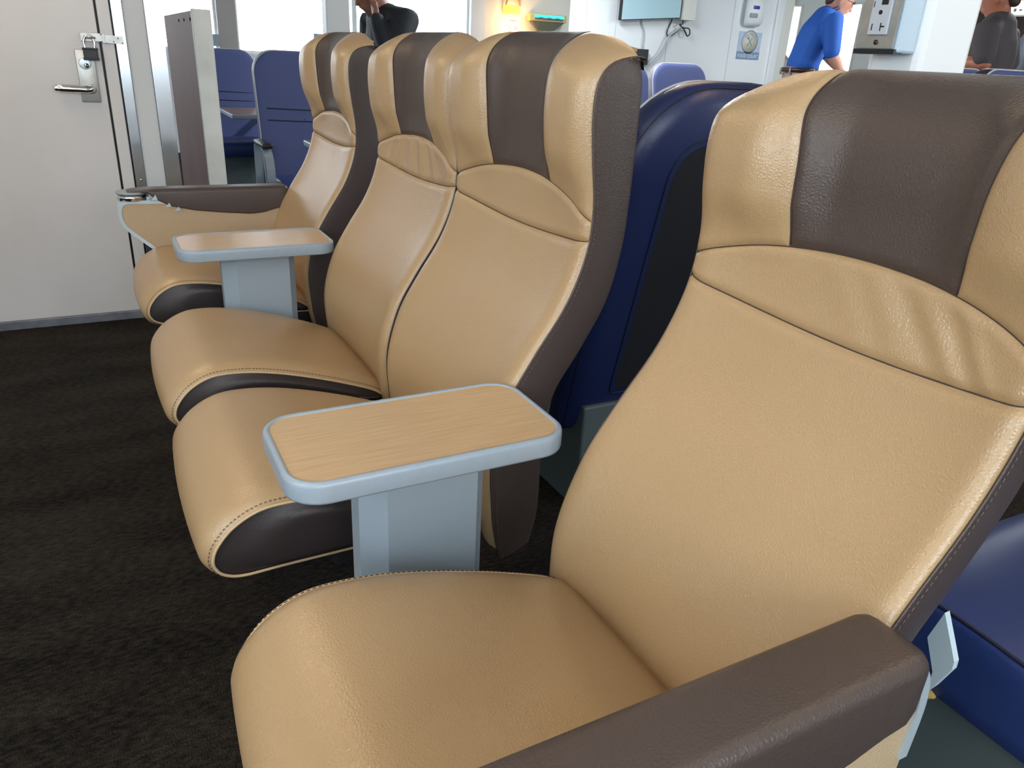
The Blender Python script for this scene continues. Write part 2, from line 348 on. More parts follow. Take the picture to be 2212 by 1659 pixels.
# white wall with the screen
XT = -5.0
struct(box('wall_screen', XT - 0.10, XT, 3.40, 5.62, FL, 2.26, WHITE))
struct(box('trim_10', XT - 0.11, XT + 0.012, 3.30, 3.40, FL, 2.26, WHITE, b=0.004))
struct(box('trim_11', XT - 0.11, XT + 0.03, 5.62, 5.72, FL, 2.26, WHITE, b=0.01))
struct(box('trim_12', XT - 0.11, XT + 0.015, 5.73, 5.85, FL, 2.26, CREAM, b=0.01))
gv = MB()
for y_ in (3.72, 4.31, 5.08): gv.box(XT, XT + 0.002, y_, y_ + 0.006, FL, 2.26)
gv.build('panel_joint', WALLG, bpy.data.objects['wall_screen'], world=True, smooth=False)

wp = MB().box(-7.6, -2.14, -3.2, -3.1, FL, 1.1).box(-7.6, -2.14, -3.2, -3.1, 1.95, 2.26).box(-5.6, -2.14, -3.2, -3.1, 1.1, 1.95).box(-7.6, -7.0, -3.2, -3.1, 1.1, 1.95).build('wall_sky_block', WHITE, world=True, smooth=False); struct(wp)  # unseen wall added to keep open sky light off the partition
o = struct(box('window_20', -7.0, -5.6, -3.15, -3.142, 1.1, 1.95, GLASS))  # added opening that lets some sky light back in
MB().box(-6.33, -6.27, -3.2, -3.1, 1.1, 1.95).build('window_frame', WHITE, o, world=True, smooth=False)
# back wall behind the counter
YB = 8.5
MB().box(-9.4, -4.95, YB, YB + 0.1, FL, 1.15).box(-9.4, -4.95, YB, YB + 0.1, 2.02, 2.26).box(-7.38, -6.92, YB, YB + 0.1, 1.15, 2.02).box(-9.4, -8.05, YB, YB + 0.1, 1.15, 2.02).box(-6.36, -4.95, YB, YB + 0.1, 1.15, 2.02).build('wall_back', WHITE, world=True, smooth=False)
struct(bpy.data.objects['wall_back'])
for (a, b_) in ((-8.05, -7.38), (-6.92, -6.36)):
    o = struct(box('window_%d' % wn, a, b_, YB + 0.05, YB + 0.058, 1.15, 2.02, GLASS)); wn += 1
    f_ = MB()
    for (p, q, r_, s_) in ((a, b_, 1.15, 1.18), (a, b_, 1.99, 2.02), (a, a + 0.03, 1.18, 1.99), (b_ - 0.03, b_, 1.18, 1.99)): f_.box(p, q, YB - 0.015, YB + 0.07, r_, s_)
    f_.build('window_frame', CREAM, o, world=True, smooth=False)
struct(box('wall_galley', -4.95, 3.0, YB, YB + 0.1, FL, 2.26, mat('dark_galley_wall', (0.06, 0.04, 0.03), 0.6)))
# ship-side walls with long window bands (behind and beside the camera)
MB().box(2.6, 2.7, -3.2, 9.0, FL, 1.1).box(2.6, 2.7, -3.2, 9.0, 1.95, 2.26).box(2.6, 2.7, -3.2, -2.0, 1.1, 1.95).box(2.6, 2.7, 0.6, 3.3, 1.1, 1.95).box(2.6, 2.7, 8.7, 9.0, 1.1, 1.95).build('wall_right', WHITE, world=True, smooth=False)
struct(bpy.data.objects['wall_right'])
MB().box(-2.14, 2.6, -2.8, -2.7, FL, 1.1).box(-2.14, 2.6, -2.8, -2.7, 1.95, 2.26).box(-2.14, 0.3, -2.8, -2.7, 1.1, 1.95).box(2.0, 2.6, -2.8, -2.7, 1.1, 1.95).build('wall_front', WHITE, world=True, smooth=False)
struct(bpy.data.objects['wall_front'])
for (a, b_) in ((-2.0, -0.7), (-0.7, 0.6), (3.3, 6.0), (6.0, 8.7)):  # far pair is unseen, added to brighten the screen wall
    o = struct(box('window_%d' % wn, 2.64, 2.648, a, b_, 1.1, 1.95, GLASS)); wn += 1
    MB().box(2.6, 2.7, b_ - 0.05, b_ + 0.05, 1.1, 1.95).build('window_frame', WHITE, o, world=True, smooth=False)
for (a, b_) in ((0.3, 1.15), (1.15, 2.0)):
    o = struct(box('window_%d' % wn, a, b_, -2.748, -2.74, 1.1, 1.95, GLASS)); wn += 1
    MB().box(b_ - 0.05, b_ + 0.05, -2.8, -2.7, 1.1, 1.95).build('window_frame', WHITE, o, world=True, smooth=False)
for i, (lx, ly) in enumerate(LAMPS):
    o = struct(box('ceiling_light_panel', lx - 0.57, lx + 0.57, ly - 0.17, ly + 0.17, 2.235, 2.262, CEIL, b=0.004))

# ------------------------------------------------------------------ beige seats
PR = np.array([  # t, edge y z, centre y z
 (0.34, -.030, .34, -.020, .34), (0.40, -.045, .40, -.035, .40), (0.45, -.053, .45, -.045, .45), (0.55, -.057, .55, -.050, .55), (0.65, -.030, .65, -.022, .65),
 (0.72, .010, .72, .018, .72), (0.80, .062, .80, .068, .80), (0.88, .092, .88, .100, .88), (0.95, .097, .95, .108, .95),
 (1.02, .088, 1.02, .108, 1.02), (1.08, .082, 1.08, .106, 1.08), (1.13, .086, 1.124, .112, 1.135), (1.17, .104, 1.148, .128, 1.172),
 (1.21, .136, 1.159, .154, 1.193), (1.25, .166, 1.160, .185, 1.192), (1.29, .168, 1.140, .200, 1.160)])
BK = np.array([(0.34, .036, .352), (0.40, .045, .398), (0.45, .046, .45), (0.55, .046, .56), (0.65, .062, .645), (0.72, .105, .715), (0.80, .148, .795), (0.88, .168, .88), (0.95, .173, .95),
 (1.02, .174, 1.02), (1.08, .174, 1.08), (1.13, .174, 1.115), (1.17, .173, 1.138), (1.21, .171, 1.150), (1.25, .169, 1.157), (1.29, .178, 1.125)])
def cub(tab, t):
    T = tab[:, 0]; i = int(np.clip(np.searchsorted(T, t) - 1, 0, len(T) - 2)); h = T[i + 1] - T[i]; s = (t - T[i]) / h
    def m(k):
        a, b = max(k - 1, 0), min(k + 1, len(T) - 1); return (tab[b, 1:] - tab[a, 1:]) / (T[b] - T[a])
    s2, s3 = s * s, s ** 3
    return (2 * s3 - 3 * s2 + 1) * tab[i, 1:] + (s3 - 2 * s2 + s) * h * m(i) + (-2 * s3 + 3 * s2) * tab[i + 1, 1:] + (s3 - s2) * h * m(i + 1)
def arc(u): return 0.973 - 0.046 * u * u
def cres(u): return 0.881 + 0.017 * u * u
def bedge(t): return 0.42 + 0.10 * sstep(1.06, 1.25, t)
HWB = 0.2525
DROP = 0.0; NARROW = 0
def backsurf(u, t, rec):
    ye, ze, yc, zc = cub(PR, t); a = abs(u); head = sstep(0.93, 1.03, t); top = sstep(1.13, 1.2, t)
    sh = sstep(0.22, 0.66, a); sl = a ** 3
    s = sl + (sh - sl) * head
    y = yc + (ye - yc) * s; z = zc + (ze - zc) * a ** 5
    rnd = max(0, (a - 0.84) / 0.16)
    Rr = (0.016 + 0.006 * head) * (1 - 0.7 * top)
    y += Rr * (rnd ** 2 - 1) * s
    x = u * (HWB - 0.006 * sstep(1.13, 1.22, t) - 0.006 * (1 - sstep(0.36, 0.46, t)))
    if NARROW * u > 0: x -= NARROW * (0.043 * (1 - sstep(0.90, 1.08, t))) * a ** 2
    z -= DROP * sstep(0.96, 1.20, t)
    if z > 0.45: y += rec * (z - 0.45)
    return np.array([x, y, z])
def bnormal(u, t, rec):
    e = 2e-3; a = backsurf(min(u + e, 1), t, rec) - backsurf(max(u - e, -1), t, rec); b = backsurf(u, t + e, rec) - backsurf(u, t - e, rec)
    n = np.cross(b, a); n /= np.linalg.norm(n) + 1e-12
    if n[1] * 1.0 - n[2] * (0.9 if t > 1.15 else 0) > 0: n = -n
    return n
def clus(n): return [0.5 * (s + 0.5 - 0.5 * math.cos(math.pi * s)) if True else s for s in np.linspace(0, 1, n)] if False else [0.35 * s + 0.65 * (0.5 - 0.5 * math.cos(math.pi * s)) for s in np.linspace(0, 1, n)]
def patch(name, uL, uR, t0, t1, m, parent, rec, nu, nv, dip=0.005, wid=0.011, wrinkle=None, edges=(1, 1, 1, 1)):
    P = []
    for a in clus(nu):
        row = []
        for b in clus(nv):
            u = (uL(1.0) + (uR(1.0) - uL(1.0)) * a); t = t0(u) + (t1(u) - t0(u)) * b
            for _ in range(3):
                u = uL(t) + (uR(t) - uL(t)) * a; t = t0(u) + (t1(u) - t0(u)) * b
            p = backsurf(u, t, rec); n = bnormal(u, t, rec)
            W = (uR(t) - uL(t)) * HWB; H = t1(u) - t0(u)
            d = min([9] + ([a * W] if edges[0] else []) + ([(1 - a) * W] if edges[1] else []) + ([b * H] if edges[2] else []) + ([(1 - b) * H] if edges[3] else []))
            k = 1 - min(1, d / wid); off = -dip * k * k
            if wrinkle: off += wrinkle(u, b)
            row.append(p + n * off)
        P.append(row)
    return grid(name, P, m, parent)
def dashes(mb, pts, r, L=0.0045, G=0.003):
    """a run of stitches along a polyline"""
    pts = [np.array(p) for p in pts]; cum = [0]
    for i in range(1, len(pts)): cum.append(cum[-1] + np.linalg.norm(pts[i] - pts[i - 1]))
    def pos(d):
        i = int(np.clip(np.searchsorted(cum, d) - 1, 0, len(pts) - 2)); s = (d - cum[i]) / (cum[i + 1] - cum[i] + 1e-12); return pts[i] + (pts[i + 1] - pts[i]) * s
    d = 0
    while d + L < cum[-1]:
        mb.tube([pos(d), pos(d + L)], r, 5); d += L + G
# cushion outline (y, z), from the back edge forward over the top and round under
CUS = catmull([(-0.020, .418), (-0.050, .443), (-0.082, .462), (-0.17, .496), (-0.26, .524), (-0.33, .539), (-0.39, .543), (-0.43, .536), (-0.468, .514), (-0.494, .483), (-0.503, .456), (-0.499, .434), (-0.483, .415), (-0.45, .404), (-0.38, .405), (-0.2, .405), (-0.03, .40)], 5)
CUS = [np.array(p) for p in CUS]
CC = np.array([-0.25, 0.462])
def cus_inset(d):
    n = len(CUS); out = []
    for i in range(n):
        a = CUS[(i - 1) % n]; b = CUS[(i + 1) % n]; t = b - a; t /= np.linalg.norm(t) + 1e-9
        nn = np.array([-t[1], t[0]])
        if nn @ (CC - CUS[i]) < 0: nn = -nn
        out.append(CUS[i] + nn * d)
    return out
def make_seat(label, x, rec, arm=None, dz=0.0, wr=(), drop=0.0, hx=0.216, dx=0.0):
    global DROP, NARROW
    DROP = drop; NARROW = arm or 0
    t = thing('passenger_seat', label, 'seat', (x, 0), 0, 'beige and brown passenger seats in the row')
    one = lambda v: (lambda _t: v)
    def wrk(u, b):
        s = 0
        for (uc, wd, amp, sl) in wr: s += amp * math.exp(-((u - uc - sl * (b - 0.5)) / wd) ** 2) * (0.25 + 0.75 * math.sin(math.pi * min(1, b * 1.02)) ** 0.7)
        return s
    bp_ = patch('back_cushion', one(-1), one(1), lambda u: 0.36, cres, BEIGE, t, rec, 49, 46)
    lu = patch('lumbar_pad', one(-1), one(1), cres, arc, BEIGE, t, rec, 75 if wr else 49, 22, dip=0.006, wrinkle=wrk if wr else None)
    top = lambda u: 1.285 - 0.045 * u ** 4
    hp = patch('headrest_panel', lambda t_: -bedge(t_), bedge, arc, top, BROWN, t, rec, 33, 46)
    hp['label'] = 'dark brown headrest stripe'
    patch('headrest_wing', one(-1), lambda t_: -bedge(t_), arc, top, BEIGE, t, rec, 24, 46)
    patch('headrest_wing', bedge, one(1), arc, top, BEIGE, t, rec, 24, 46)
    # piping lines along the seams
    us = np.linspace(-0.985, 0.985, 60)
    MB().tube([backsurf(u, cres(u), rec) + bnormal(u, cres(u), rec) * -0.0052 for u in us], 0.0010, 6).build('lumbar_seam', THREAD, lu)
    MB().tube([backsurf(u, arc(u), rec) + bnormal(u, arc(u), rec) * -0.0052 for u in us], 0.0010, 6).build('headrest_seam', THREAD, lu)
    for sg in (-1, 1):
        ts = np.linspace(arc(0.42) + 0.002, 1.27, 40)
        MB().tube([backsurf(sg * bedge(q), q, rec) + bnormal(sg * bedge(q), q, rec) * -0.0042 for q in ts], 0.0010, 6).build('stripe_seam', THREAD, hp)
    for sg in (-1, 1):
        P = []; ts = list(np.linspace(0.34, 1.25, 70))
        def side(c, q, lift=0.0):
            f = backsurf(sg * 1.0, q, rec); f = np.array([f[0] - sg * 0.002, f[1] + 0.001, f[2]])
            by, bz = cub(BK, q); by += rec * max(0, bz - 0.45); bz -= DROP * sstep(0.96, 1.20, q); b = np.array([(f[0] - sg * 0.012), max(by, f[1] + 0.012), bz])
            p = f + (b - f) * c
            bul = 0.004 * math.sin(math.pi * min(1, c * 1.0)) ** 0.6
            p[0] += sg * (bul + lift); return p
        cs = [0, .03, .07, .14, .25, .4, .55, .7, .84, .93, .97, 1]
        for c in cs: P.append([side(c, q) for q in ts])
        sp = grid('back_side_panel', P, BROWN if True else DBROWN, t)
        sp['label'] = 'brown side gusset'
        MB().tube([side(0.0, q, 0.0) + np.array([0, 0.002, 0]) for q in ts], 0.0014, 7).build('edge_piping', BROWN, sp)
        st = MB(); dashes(st, [side(0.10, q, 0.0006) for q in ts], 0.0006, 0.004, 0.003)
        st.build('stitching', PTHREAD, sp)
    # back shell
    P = []
    for u in np.linspace(-1, 1, 15):
        row = []
        for q in np.linspace(0.34, 1.27, 40):
            by, bz = cub(BK, q); f = backsurf(1, q, rec); by = max(by + rec * max(0, bz - 0.45), f[1] + 0.010); bz -= DROP * sstep(0.96, 1.20, q)
            row.append((abs(backsurf(math.copysign(1, u), q, rec)[0]) * u - 0.014 * u, by + 0.016 * (1 - u * u), bz + 0.012 * (1 - u * u) * sstep(1.1, 1.25, q)))
        P.append(row)
    grid('back_shell', P, DBROWN, t)
    # seat cushion: beige wrap
    P = []; us = [-1, -.985, -.96, -.92, -.86, -.75, -.6, -.4, -.2, 0, .2, .4, .6, .75, .86, .92, .96, .985, 1]
    for u in us:
        e = 0.016 * max(0, (abs(u) - 0.84) / 0.16) ** 2.2
        row = []
        for p, q in zip(cus_inset(e), CUS):
            crown = 0.007 * (1 - u * u) * sstep(0.44, 0.5, q[1]) - 0.008 * (u * u) * 0
            front = -0.010 * (1 - u * u) * sstep(-0.40, -0.5, q[0])
            row.append((u * hx + dx, p[0] + front, p[1] + crown + dz))
        P.append(row)
    cu = grid('seat_cushion', P, BEIGE, t, closed_v=True)
    for sg in (-1, 1):
        P = []
        for s in np.linspace(0, 1, 12):
            ring = cus_inset(0.016 + 0.0); k = 1 - s
            P.append([(dx + sg * (hx - 0.001 + 0.013 * sstep(0, 0.35, s)), CC[0] + (p[0] - CC[0]) * k, CC[1] + (p[1] - CC[1]) * k + dz) for p in ring])
        spn = grid('cushion_side_panel', P, DBROWN, cu, closed_v=True)
        spn['label'] = 'dark brown cushion side'
        ring = [np.array((dx + sg * (hx + 0.0015), p[0], p[1] + dz)) for p in cus_inset(0.0145)]
        MB().tube(ring, 0.0024, 8, closed=True).build('cushion_piping', PIPE, cu)
        ring2 = [np.array((dx + sg * (hx - 0.004), p[0], p[1] + dz)) for p in cus_inset(0.0085)]
        st = MB(); dashes(st, ring2, 0.0006, 0.0042, 0.0028); st.build('stitching', THREAD, cu)
    MB().box(-0.17, 0.17, -0.30, -0.02, 0.355, 0.40, 0.006).box(-0.03, 0.03, -0.20, -0.10, FL + 0.01, 0.36, 0.004).box(-0.09, 0.09, -0.24, -0.04, FL, FL + 0.014, 0.003).build('seat_base', DARK, t, smooth=False)
    if arm: armrest(t, arm)
    return t
def armrest(t, sg):
    """upholstered end armrest on side sg: panel, silver trim, padded top, chrome table hinge"""
    xo = sg * 0.243
    line = catmull([(0.004, .600), (0.006, .660), (-0.006, .700), (-0.030, .706), (-0.12, .688), (-0.30, .684), (-0.42, .685), (-0.487, .687), (-0.511, .677), (-0.519, .650), (-0.513, .618), (-0.494, .592), (-0.43, .532), (-0.38, .484), (-0.34, .45)], 6)
    poly = [tuple(p) for p in line] + [(-0.30, .42), (-0.02, .42), (0.0, .5)]
    a, b = sorted((sg * 0.197, sg * 0.256))
    pn = MB().prism(poly, 0, a, b).build('armrest_panel', PERF, t, smooth=False); pn['label'] = 'perforated beige armrest panel'
    # silver band around the panel edge
    full = [np.array(p) for p in line]; c0 = np.array([-0.25, 0.58]); V = []; n = len(full)
    for i in range(n):
        tt = full[min(i + 1, n - 1)] - full[max(i - 1, 0)]; tt /= np.linalg.norm(tt); nn = np.array([-tt[1], tt[0]])
        if nn @ (c0 - full[i]) < 0: nn = -nn
        o_ = full[i] - nn * 0.003; i_ = full[i] + nn * 0.0075
        V.append([(a - 0.003, *i_), (a - 0.003, *o_), (b + 0.003, *o_), (b + 0.003, *i_)])
    grid('armrest_trim', V, SILVER, t, closed_v=True, cap=True, smooth=False)
    # padded top: flap over both faces
    ys = np.concatenate([[-0.003, -0.006, -0.012, -0.022], np.linspace(-0.035, -0.47, 36), [-0.485, -0.492, -0.496]])
    bt = np.array([(-0.55, .712), (-0.43, .711), (-0.415, .692), (-0.37, .668), (-0.30, .652), (-0.22, .642), (-0.13, .634), (-0.09, .637), (-0.05, .648), (-0.02, .652), (-0.004, .668), (0.02, .68)])
    P = []
    for y in ys:
        zb = float(np.interp(y, bt[:, 0], bt[:, 1])); zt = 0.722 - 0.006 * sstep(-0.40, -0.5, y)
        e = 0.0
        if y > -0.022: e = 0.010 * (1 - math.sqrt(max(0, 1 - ((y + 0.022) / 0.019) ** 2)))
        if y < -0.47: e = 0.008 * (1 - math.sqrt(max(0, 1 - ((y + 0.47) / 0.027) ** 2)))
        x0, x1 = 0.190 + e, 0.264 - e; zt -= e; zb += e * 0.6; zb = min(zb, zt - 0.006)
        R = min(0.014, (zt - zb) * 0.48); rb = min(0.006, R); row = []
        for (cx, cz, a0, r_) in ((x1 - R, zt - R, 0, R), (x0 + R, zt - R, 90, R), (x0 + rb, zb + rb, 180, rb), (x1 - rb, zb + rb, 270, rb)):
            for k in range(7):
                an = math.radians(a0 + 15 * k); row.append((sg * (cx + r_ * math.cos(an)), y, cz + r_ * math.sin(an)))
        P.append(row)
    pd = grid('armrest_pad', P, BROWN, t, closed_v=True, cap=True); pd['label'] = 'dark brown padded armrest top'
    # chrome hinge of the stowed table at the front
    xc = sg * 0.227
    MB().tube([(xc, -0.476, .688), (xc, -0.476, .705)], [0.041, 0.041], 28).build('table_hinge', CHROME, t)
    MB().tube([(xc, -0.476, .706), (xc, -0.476, .7075), (xc, -0.476, .713), (xc, -0.476, .7135)], [0.040, 0.044, 0.044, 0.042], 28).build('hinge_cap', GREYP, t)
    xi = sg * 0.188
    for (yy, zz, h) in ((-0.415, .690, .016), (-0.378, .668, .012), (-0.352, .655, .012)):
        MB().prism([(yy - 0.009, zz), (yy + 0.009, zz), (yy + 0.004, zz + h)], 0, *sorted((xi, xi + sg * 0.003))).build('armrest_clip', SILVER, t, smooth=False)

X1, X2, X3, X4 = -1.212, -0.52, 0.0, 0.697
make_seat('beige seat farthest from the viewer with armrest panel beside the pale locked door', X1, 0.0, -1, dz=0.004)
make_seat('beige seat joined to its neighbour, wrinkled pad, second from the pale locked door', X2, 0.01, None, dz=0.004,
          wr=[(-0.62, .05, .0035, .1), (-0.45, .04, .004, .1), (-0.30, .035, -.004, .05), (-0.16, .03, .0045, .0), (-0.02, .03, -.004, -.05), (0.12, .035, .004, -.1), (0.28, .04, -.0035, -.15), (0.42, .04, .003, -.2)])
make_seat('beige seat beside the nearer wood table whose brown side gusset shows fully', X3, 0.0, None, dz=0.0)
make_seat('largest beige seat nearest the viewer with brown padded armrest at its side', X4, 0.08, 1, dz=0.034, drop=0.036, dx=-0.008,
          wr=[(0.15, .05, .0016, -.3), (0.30, .04, -.0026, -.35), (0.42, .035, .0025, -.35), (0.53, .035, -.0025, -.3), (0.64, .04, .0022, -.3), (-0.05, .06, .0015, -.3)])
s4 = [o for o in C.objects if o.get('label', '').startswith('largest beige')][0]
br = [at(*q, 'y', 0.17) for q in ((2045, 1322), (2057, 1385), (2065, 1428), (2060, 1445), (2020, 1482), (1990, 1502), (1984, 1490), (2014, 1462), (2018, 1450), (2007, 1375))]
bb = MB().prism([(p[0], p[2]) for p in br], 1, 0.167, 0.175)
bb.build('armrest_bracket', mat('pale_blue_bracket', (0.58, 0.72, 0.80), 0.4), s4, world=True, smooth=False)

# ------------------------------------------------------------------ pedestal tables between the seats
def rr(w, l, r, inset=0.0, k=10):
    w, l, r = w / 2 - inset, l / 2 - inset, max(r - inset, 0.002); out = []
    for (cx, cy, a0) in ((w - r, l - r, 0), (-w + r, l - r, 90), (-w + r, -l + r, 180), (w - r, -l + r, 270)):
        for i in range(k + 1):
            a = math.radians(a0 + 90 * i / k); out.append((cx + r * math.cos(a), cy + r * math.sin(a)))
    return out
def make_table(label, x, y):
    t = thing('pedestal_table', label, 'table', (x, y), 0, 'small wood topped tables between the seats')
    P = []
    for (ins, z) in ((0.05, .6485), (0.006, .6485), (0.001, .650), (0.0, .653), (0.0, .672), (0.001, .6765), (0.004, .679), (0.0075, .679), (0.0095, .6775), (0.0095, .672)):
        P.append([(a, b, z) for a, b in rr(0.207, 0.390, 0.048, ins)])
    grid('table_rim', P, GREYM, t, closed_v=True, cap=True)
    top = [(a, b, .6772) for a, b in rr(0.207, 0.390, 0.048, 0.0095)] + [(a, b, .672) for a, b in rr(0.207, 0.390, 0.048, 0.0095)]
    n = len(top) // 2
    obj('wood_top', top, [tuple(range(n))] + [(i, (i + 1) % n, n + (i + 1) % n, n + i) for i in range(n)], WOOD, t, smooth=False)
    y0, y1, hx, c = -0.090, 0.097, 0.040, 0.034
    poly = [(-hx, y0 + c), (-hx * 0.45, y0), (hx * 0.45, y0), (hx, y0 + c), (hx, y1 - c * .55), (hx * 0.45, y1), (-hx * 0.45, y1), (-hx, y1 - c * .55)]
    MB().prism(poly, 2, FL + 0.012, .650).build('pedestal', GREYP, t, smooth=False)
    MB().box(-0.06, 0.06, -0.16, 0.12, FL, FL + 0.014, 0.003).build('base_plate', TEAL, t, smooth=False)
    MB().box(-0.090, -0.03, -0.13, 0.06, 0.28, 0.345, 0.003).build('seat_beam_bracket', TEAL, t, smooth=False)
    return t
make_table('nearer grey rimmed wood table standing beside the largest beige seat', 0.331, -0.217)
make_table('farther grey rimmed wood table between the wrinkled seat and the farthest beige seat', -0.854, -0.218)

# ------------------------------------------------------------------ blue seats
def make_blue(label, loc, rz, H=1.14, z0=0.40, arms=(), front=BLUEF, rim=NAVY, backm=BLACKF, group=None, W=0.49, lean=0.19, R=0.12, plinth=True, cush=BLUE, pipe=WPIPE, rimw=0.085):
    t = thing('blue_seat', label, 'seat', loc, rz, group)
    def outline(ins, k=10):
        w, r = W / 2 - ins, max(R - ins, 0.01); z1 = H - ins; zl = z0 + ins; out = []
        for (cx, cz, a0, rad) in ((w - r, z1 - r, 0, r), (-w + r, z1 - r, 90, r), (-w + 0.02, zl + 0.02, 180, 0.02), (w - 0.02, zl + 0.02, 270, 0.02)):
            for i in range(k + 1):
                a = math.radians(a0 + 90 * i / k); out.append((cx + rad * math.cos(a), cz + rad * math.sin(a)))
        return out
    cz0 = (H + 0.42) / 2
    def Y(d, z): return d + lean * (z - 0.45) - 0.03 + 0.05 * sstep(0.9, 0.45, z) * -0.3
    def ring(ins, d, k=1.0): return [(x * k, Y(d, cz0 + (z - cz0) * k), cz0 + (z - cz0) * k) for x, z in outline(ins)]
    fr = [ring(0.0, 0.0), ring(0.004, -0.010), ring(0.014, -0.018), ring(0.03, -0.021)] + [ring(0.03, -0.021 - 0.012 * (1 - k * k), k) for k in (0.85, 0.6, 0.35, 0.12, 0.01)]
    f = grid('backrest', fr, front, t, closed_v=True)
    MB().tube(ring(0.001, -0.004), 0.0035, 6, closed=True).build('piping', pipe, f)
    sl = MB()
    for zz in (H - 0.30, H - 0.36): sl.tube([(x, Y(-0.0335 + 0.010 * (x / 0.22) ** 2, zz), zz - 0.006 * (x / 0.22)) for x in np.linspace(-0.2, 0.2, 9)], 0.0035, 5)
    sl.build('backrest_seam', NAVY, f)
    rm = [ring(0.0, 0.0), ring(-0.002, 0.015), ring(-0.002, 0.040), ring(0.004, 0.052), ring(0.022, 0.068), ring(0.05, 0.078), ring(rimw, 0.083)]
    r_ = grid('backrest_rim', rm, rim, t, closed_v=True); r_['label'] = 'stitched edge band'
    st = MB(); st.tube(ring(rimw - 0.012, 0.0835), 0.0013, 5, closed=True); st.tube(ring(0.010, 0.0585), 0.0013, 5, closed=True); st.build('rim_stitching', BLACK, r_)
    grid('back_panel', [ring(rimw, 0.081)] + [ring(rimw, 0.081 + 0.006 * (1 - k * k), k) for k in (0.98, 0.8, 0.5, 0.2, 0.01)], backm, t, closed_v=True)
    w = W / 2 - 0.006
    prof_ = [(-0.02, .46), (-0.10, .477), (-0.25, .495), (-0.38, .498), (-0.45, .485), (-0.485, .455), (-0.488, .42), (-0.47, .385), (-0.42, .372), (-0.2, .37), (-0.02, .37)]
    pp = catmull(prof_, 4); c_ = np.array([-0.25, 0.43]); P = []
    for (k, xx) in ((0.0005, 1), (0.5, 1.0), (0.9, 1.0), (0.975, .985), (1.0, .95), (1.0, .5), (1.0, 0), (1.0, -.5), (1.0, -.95), (0.975, -.985), (0.9, -1), (0.5, -1), (0.0005, -1)):
        P.append([(xx * w, c_[0] + (p[0] - c_[0]) * k, c_[1] + (p[1] - c_[1]) * k + 0.006 * (1 - xx * xx) * (1 if p[1] > .43 else 0)) for p in pp])
    cu = grid('seat_cushion', P, cush, t, closed_v=True)
    for sg in (-1, 1):
        MB().tube([(sg * w * 0.972, p[0], p[1] + 0.0015) for p in pp[:30]], 0.0028, 6).build('cushion_seam', NAVY, cu)
    if plinth: MB().box(-0.21, 0.21, -0.40, 0.03, FL, 0.372, 0.006).build('seat_plinth', TEAL, t, smooth=False)
    for sg in arms:
        xa = sg * (W / 2 + 0.025)
        pts = catmull([(-0.02, .40), (-0.02, .55), (-0.03, .625), (-0.07, .652), (-0.22, .648), (-0.30, .62), (-0.335, .55), (-0.345, .40)], 5)
        V = []
        for i, p in enumerate(pts):
            tt = np.array(pts[min(i + 1, len(pts) - 1)]) - np.array(pts[max(i - 1, 0)]); tt /= np.linalg.norm(tt); nn = np.array([-tt[1], tt[0]])
            o_ = np.array(p) - nn * 0.004; i_ = np.array(p) + nn * 0.004
            V.append([(xa - 0.022, *o_), (xa + 0.022, *o_), (xa + 0.022, *i_), (xa - 0.022, *i_)])
        grid('armrest_strap', V, GREYM, t, closed_v=True, cap=True, smooth=False)
        MB().box(xa - 0.027, xa + 0.027, -0.30, -0.05, .648, .672, 0.008).build('armrest_pad', BLACK, t)
    return t
Q = math.pi / 2
G = 'blue seats of the cabin'
make_blue('blue leather seat with black back panel seen in the gap behind the largest beige seat', (-0.205, 0.625), -Q, H=1.125, rim=BLUED, R=0.20, W=0.50, group=G, lean=0.20, rimw=0.12, z0=0.29)
bs = make_blue('blue leather seat cushion close behind the brown armrest at the bottom corner', (1.125, 0.605), -Q, H=1.14, rim=BLUE, group=G, W=0.50)
MB().tube(catmull([(0.246, -0.47, .372), (0.249, -0.42, .366), (0.248, -0.36, .369), (0.246, -0.32, .374)], 4), [0.003] + [0.007] * 11 + [0.002], 8).build('torn_foam', mat('yellow_foam', (0.50, 0.34, 0.10), 0.9), bs)
yb = at(560, 250, 'x', -3.25)[1]
make_blue('blue seat with white piping and wood table in front beside the farthest beige seat', (-3.30, yb + 0.255), Q, H=1.12, arms=(-1, ), group=G)
ya = at(548, 200, 'x', -5.2)[1]
make_blue('blue seat farther back beside the worn white partition post', (-5.25, ya - 0.195), Q, H=1.10, arms=(1, ), group=G)
make_blue('rounded blue seat top below the dangling cables on the white wall', (-3.42, 3.30), Q, H=1.165, group=G, front=BLUEF, rim=mat('grey_violet_vinyl', (0.14, 0.14, 0.18), 0.5))
make_blue('blue seat mostly hidden behind the brown side of the third beige headrest', (-3.42, 2.77), Q, H=1.15, group=G, front=BLUEF)
pR = at(2115, 156, 'x', -0.62); hR = at(2180, 151, 'x', -0.62)[2]
make_blue('blue seat top with white piping below the person in the charcoal shirt', (-0.52, pR[1] + 0.250), Q, H=hR, group=G, pipe=WPIPE)
pR2 = at(2140, 152, 'x', -1.52); hR2 = at(2104, 149, 'x', -1.52)[2]
make_blue('blue seat top half hidden by the white pillar in front of the charcoal shirt', (-1.42, pR2[1] - 0.250), Q, H=hR2, group=G)

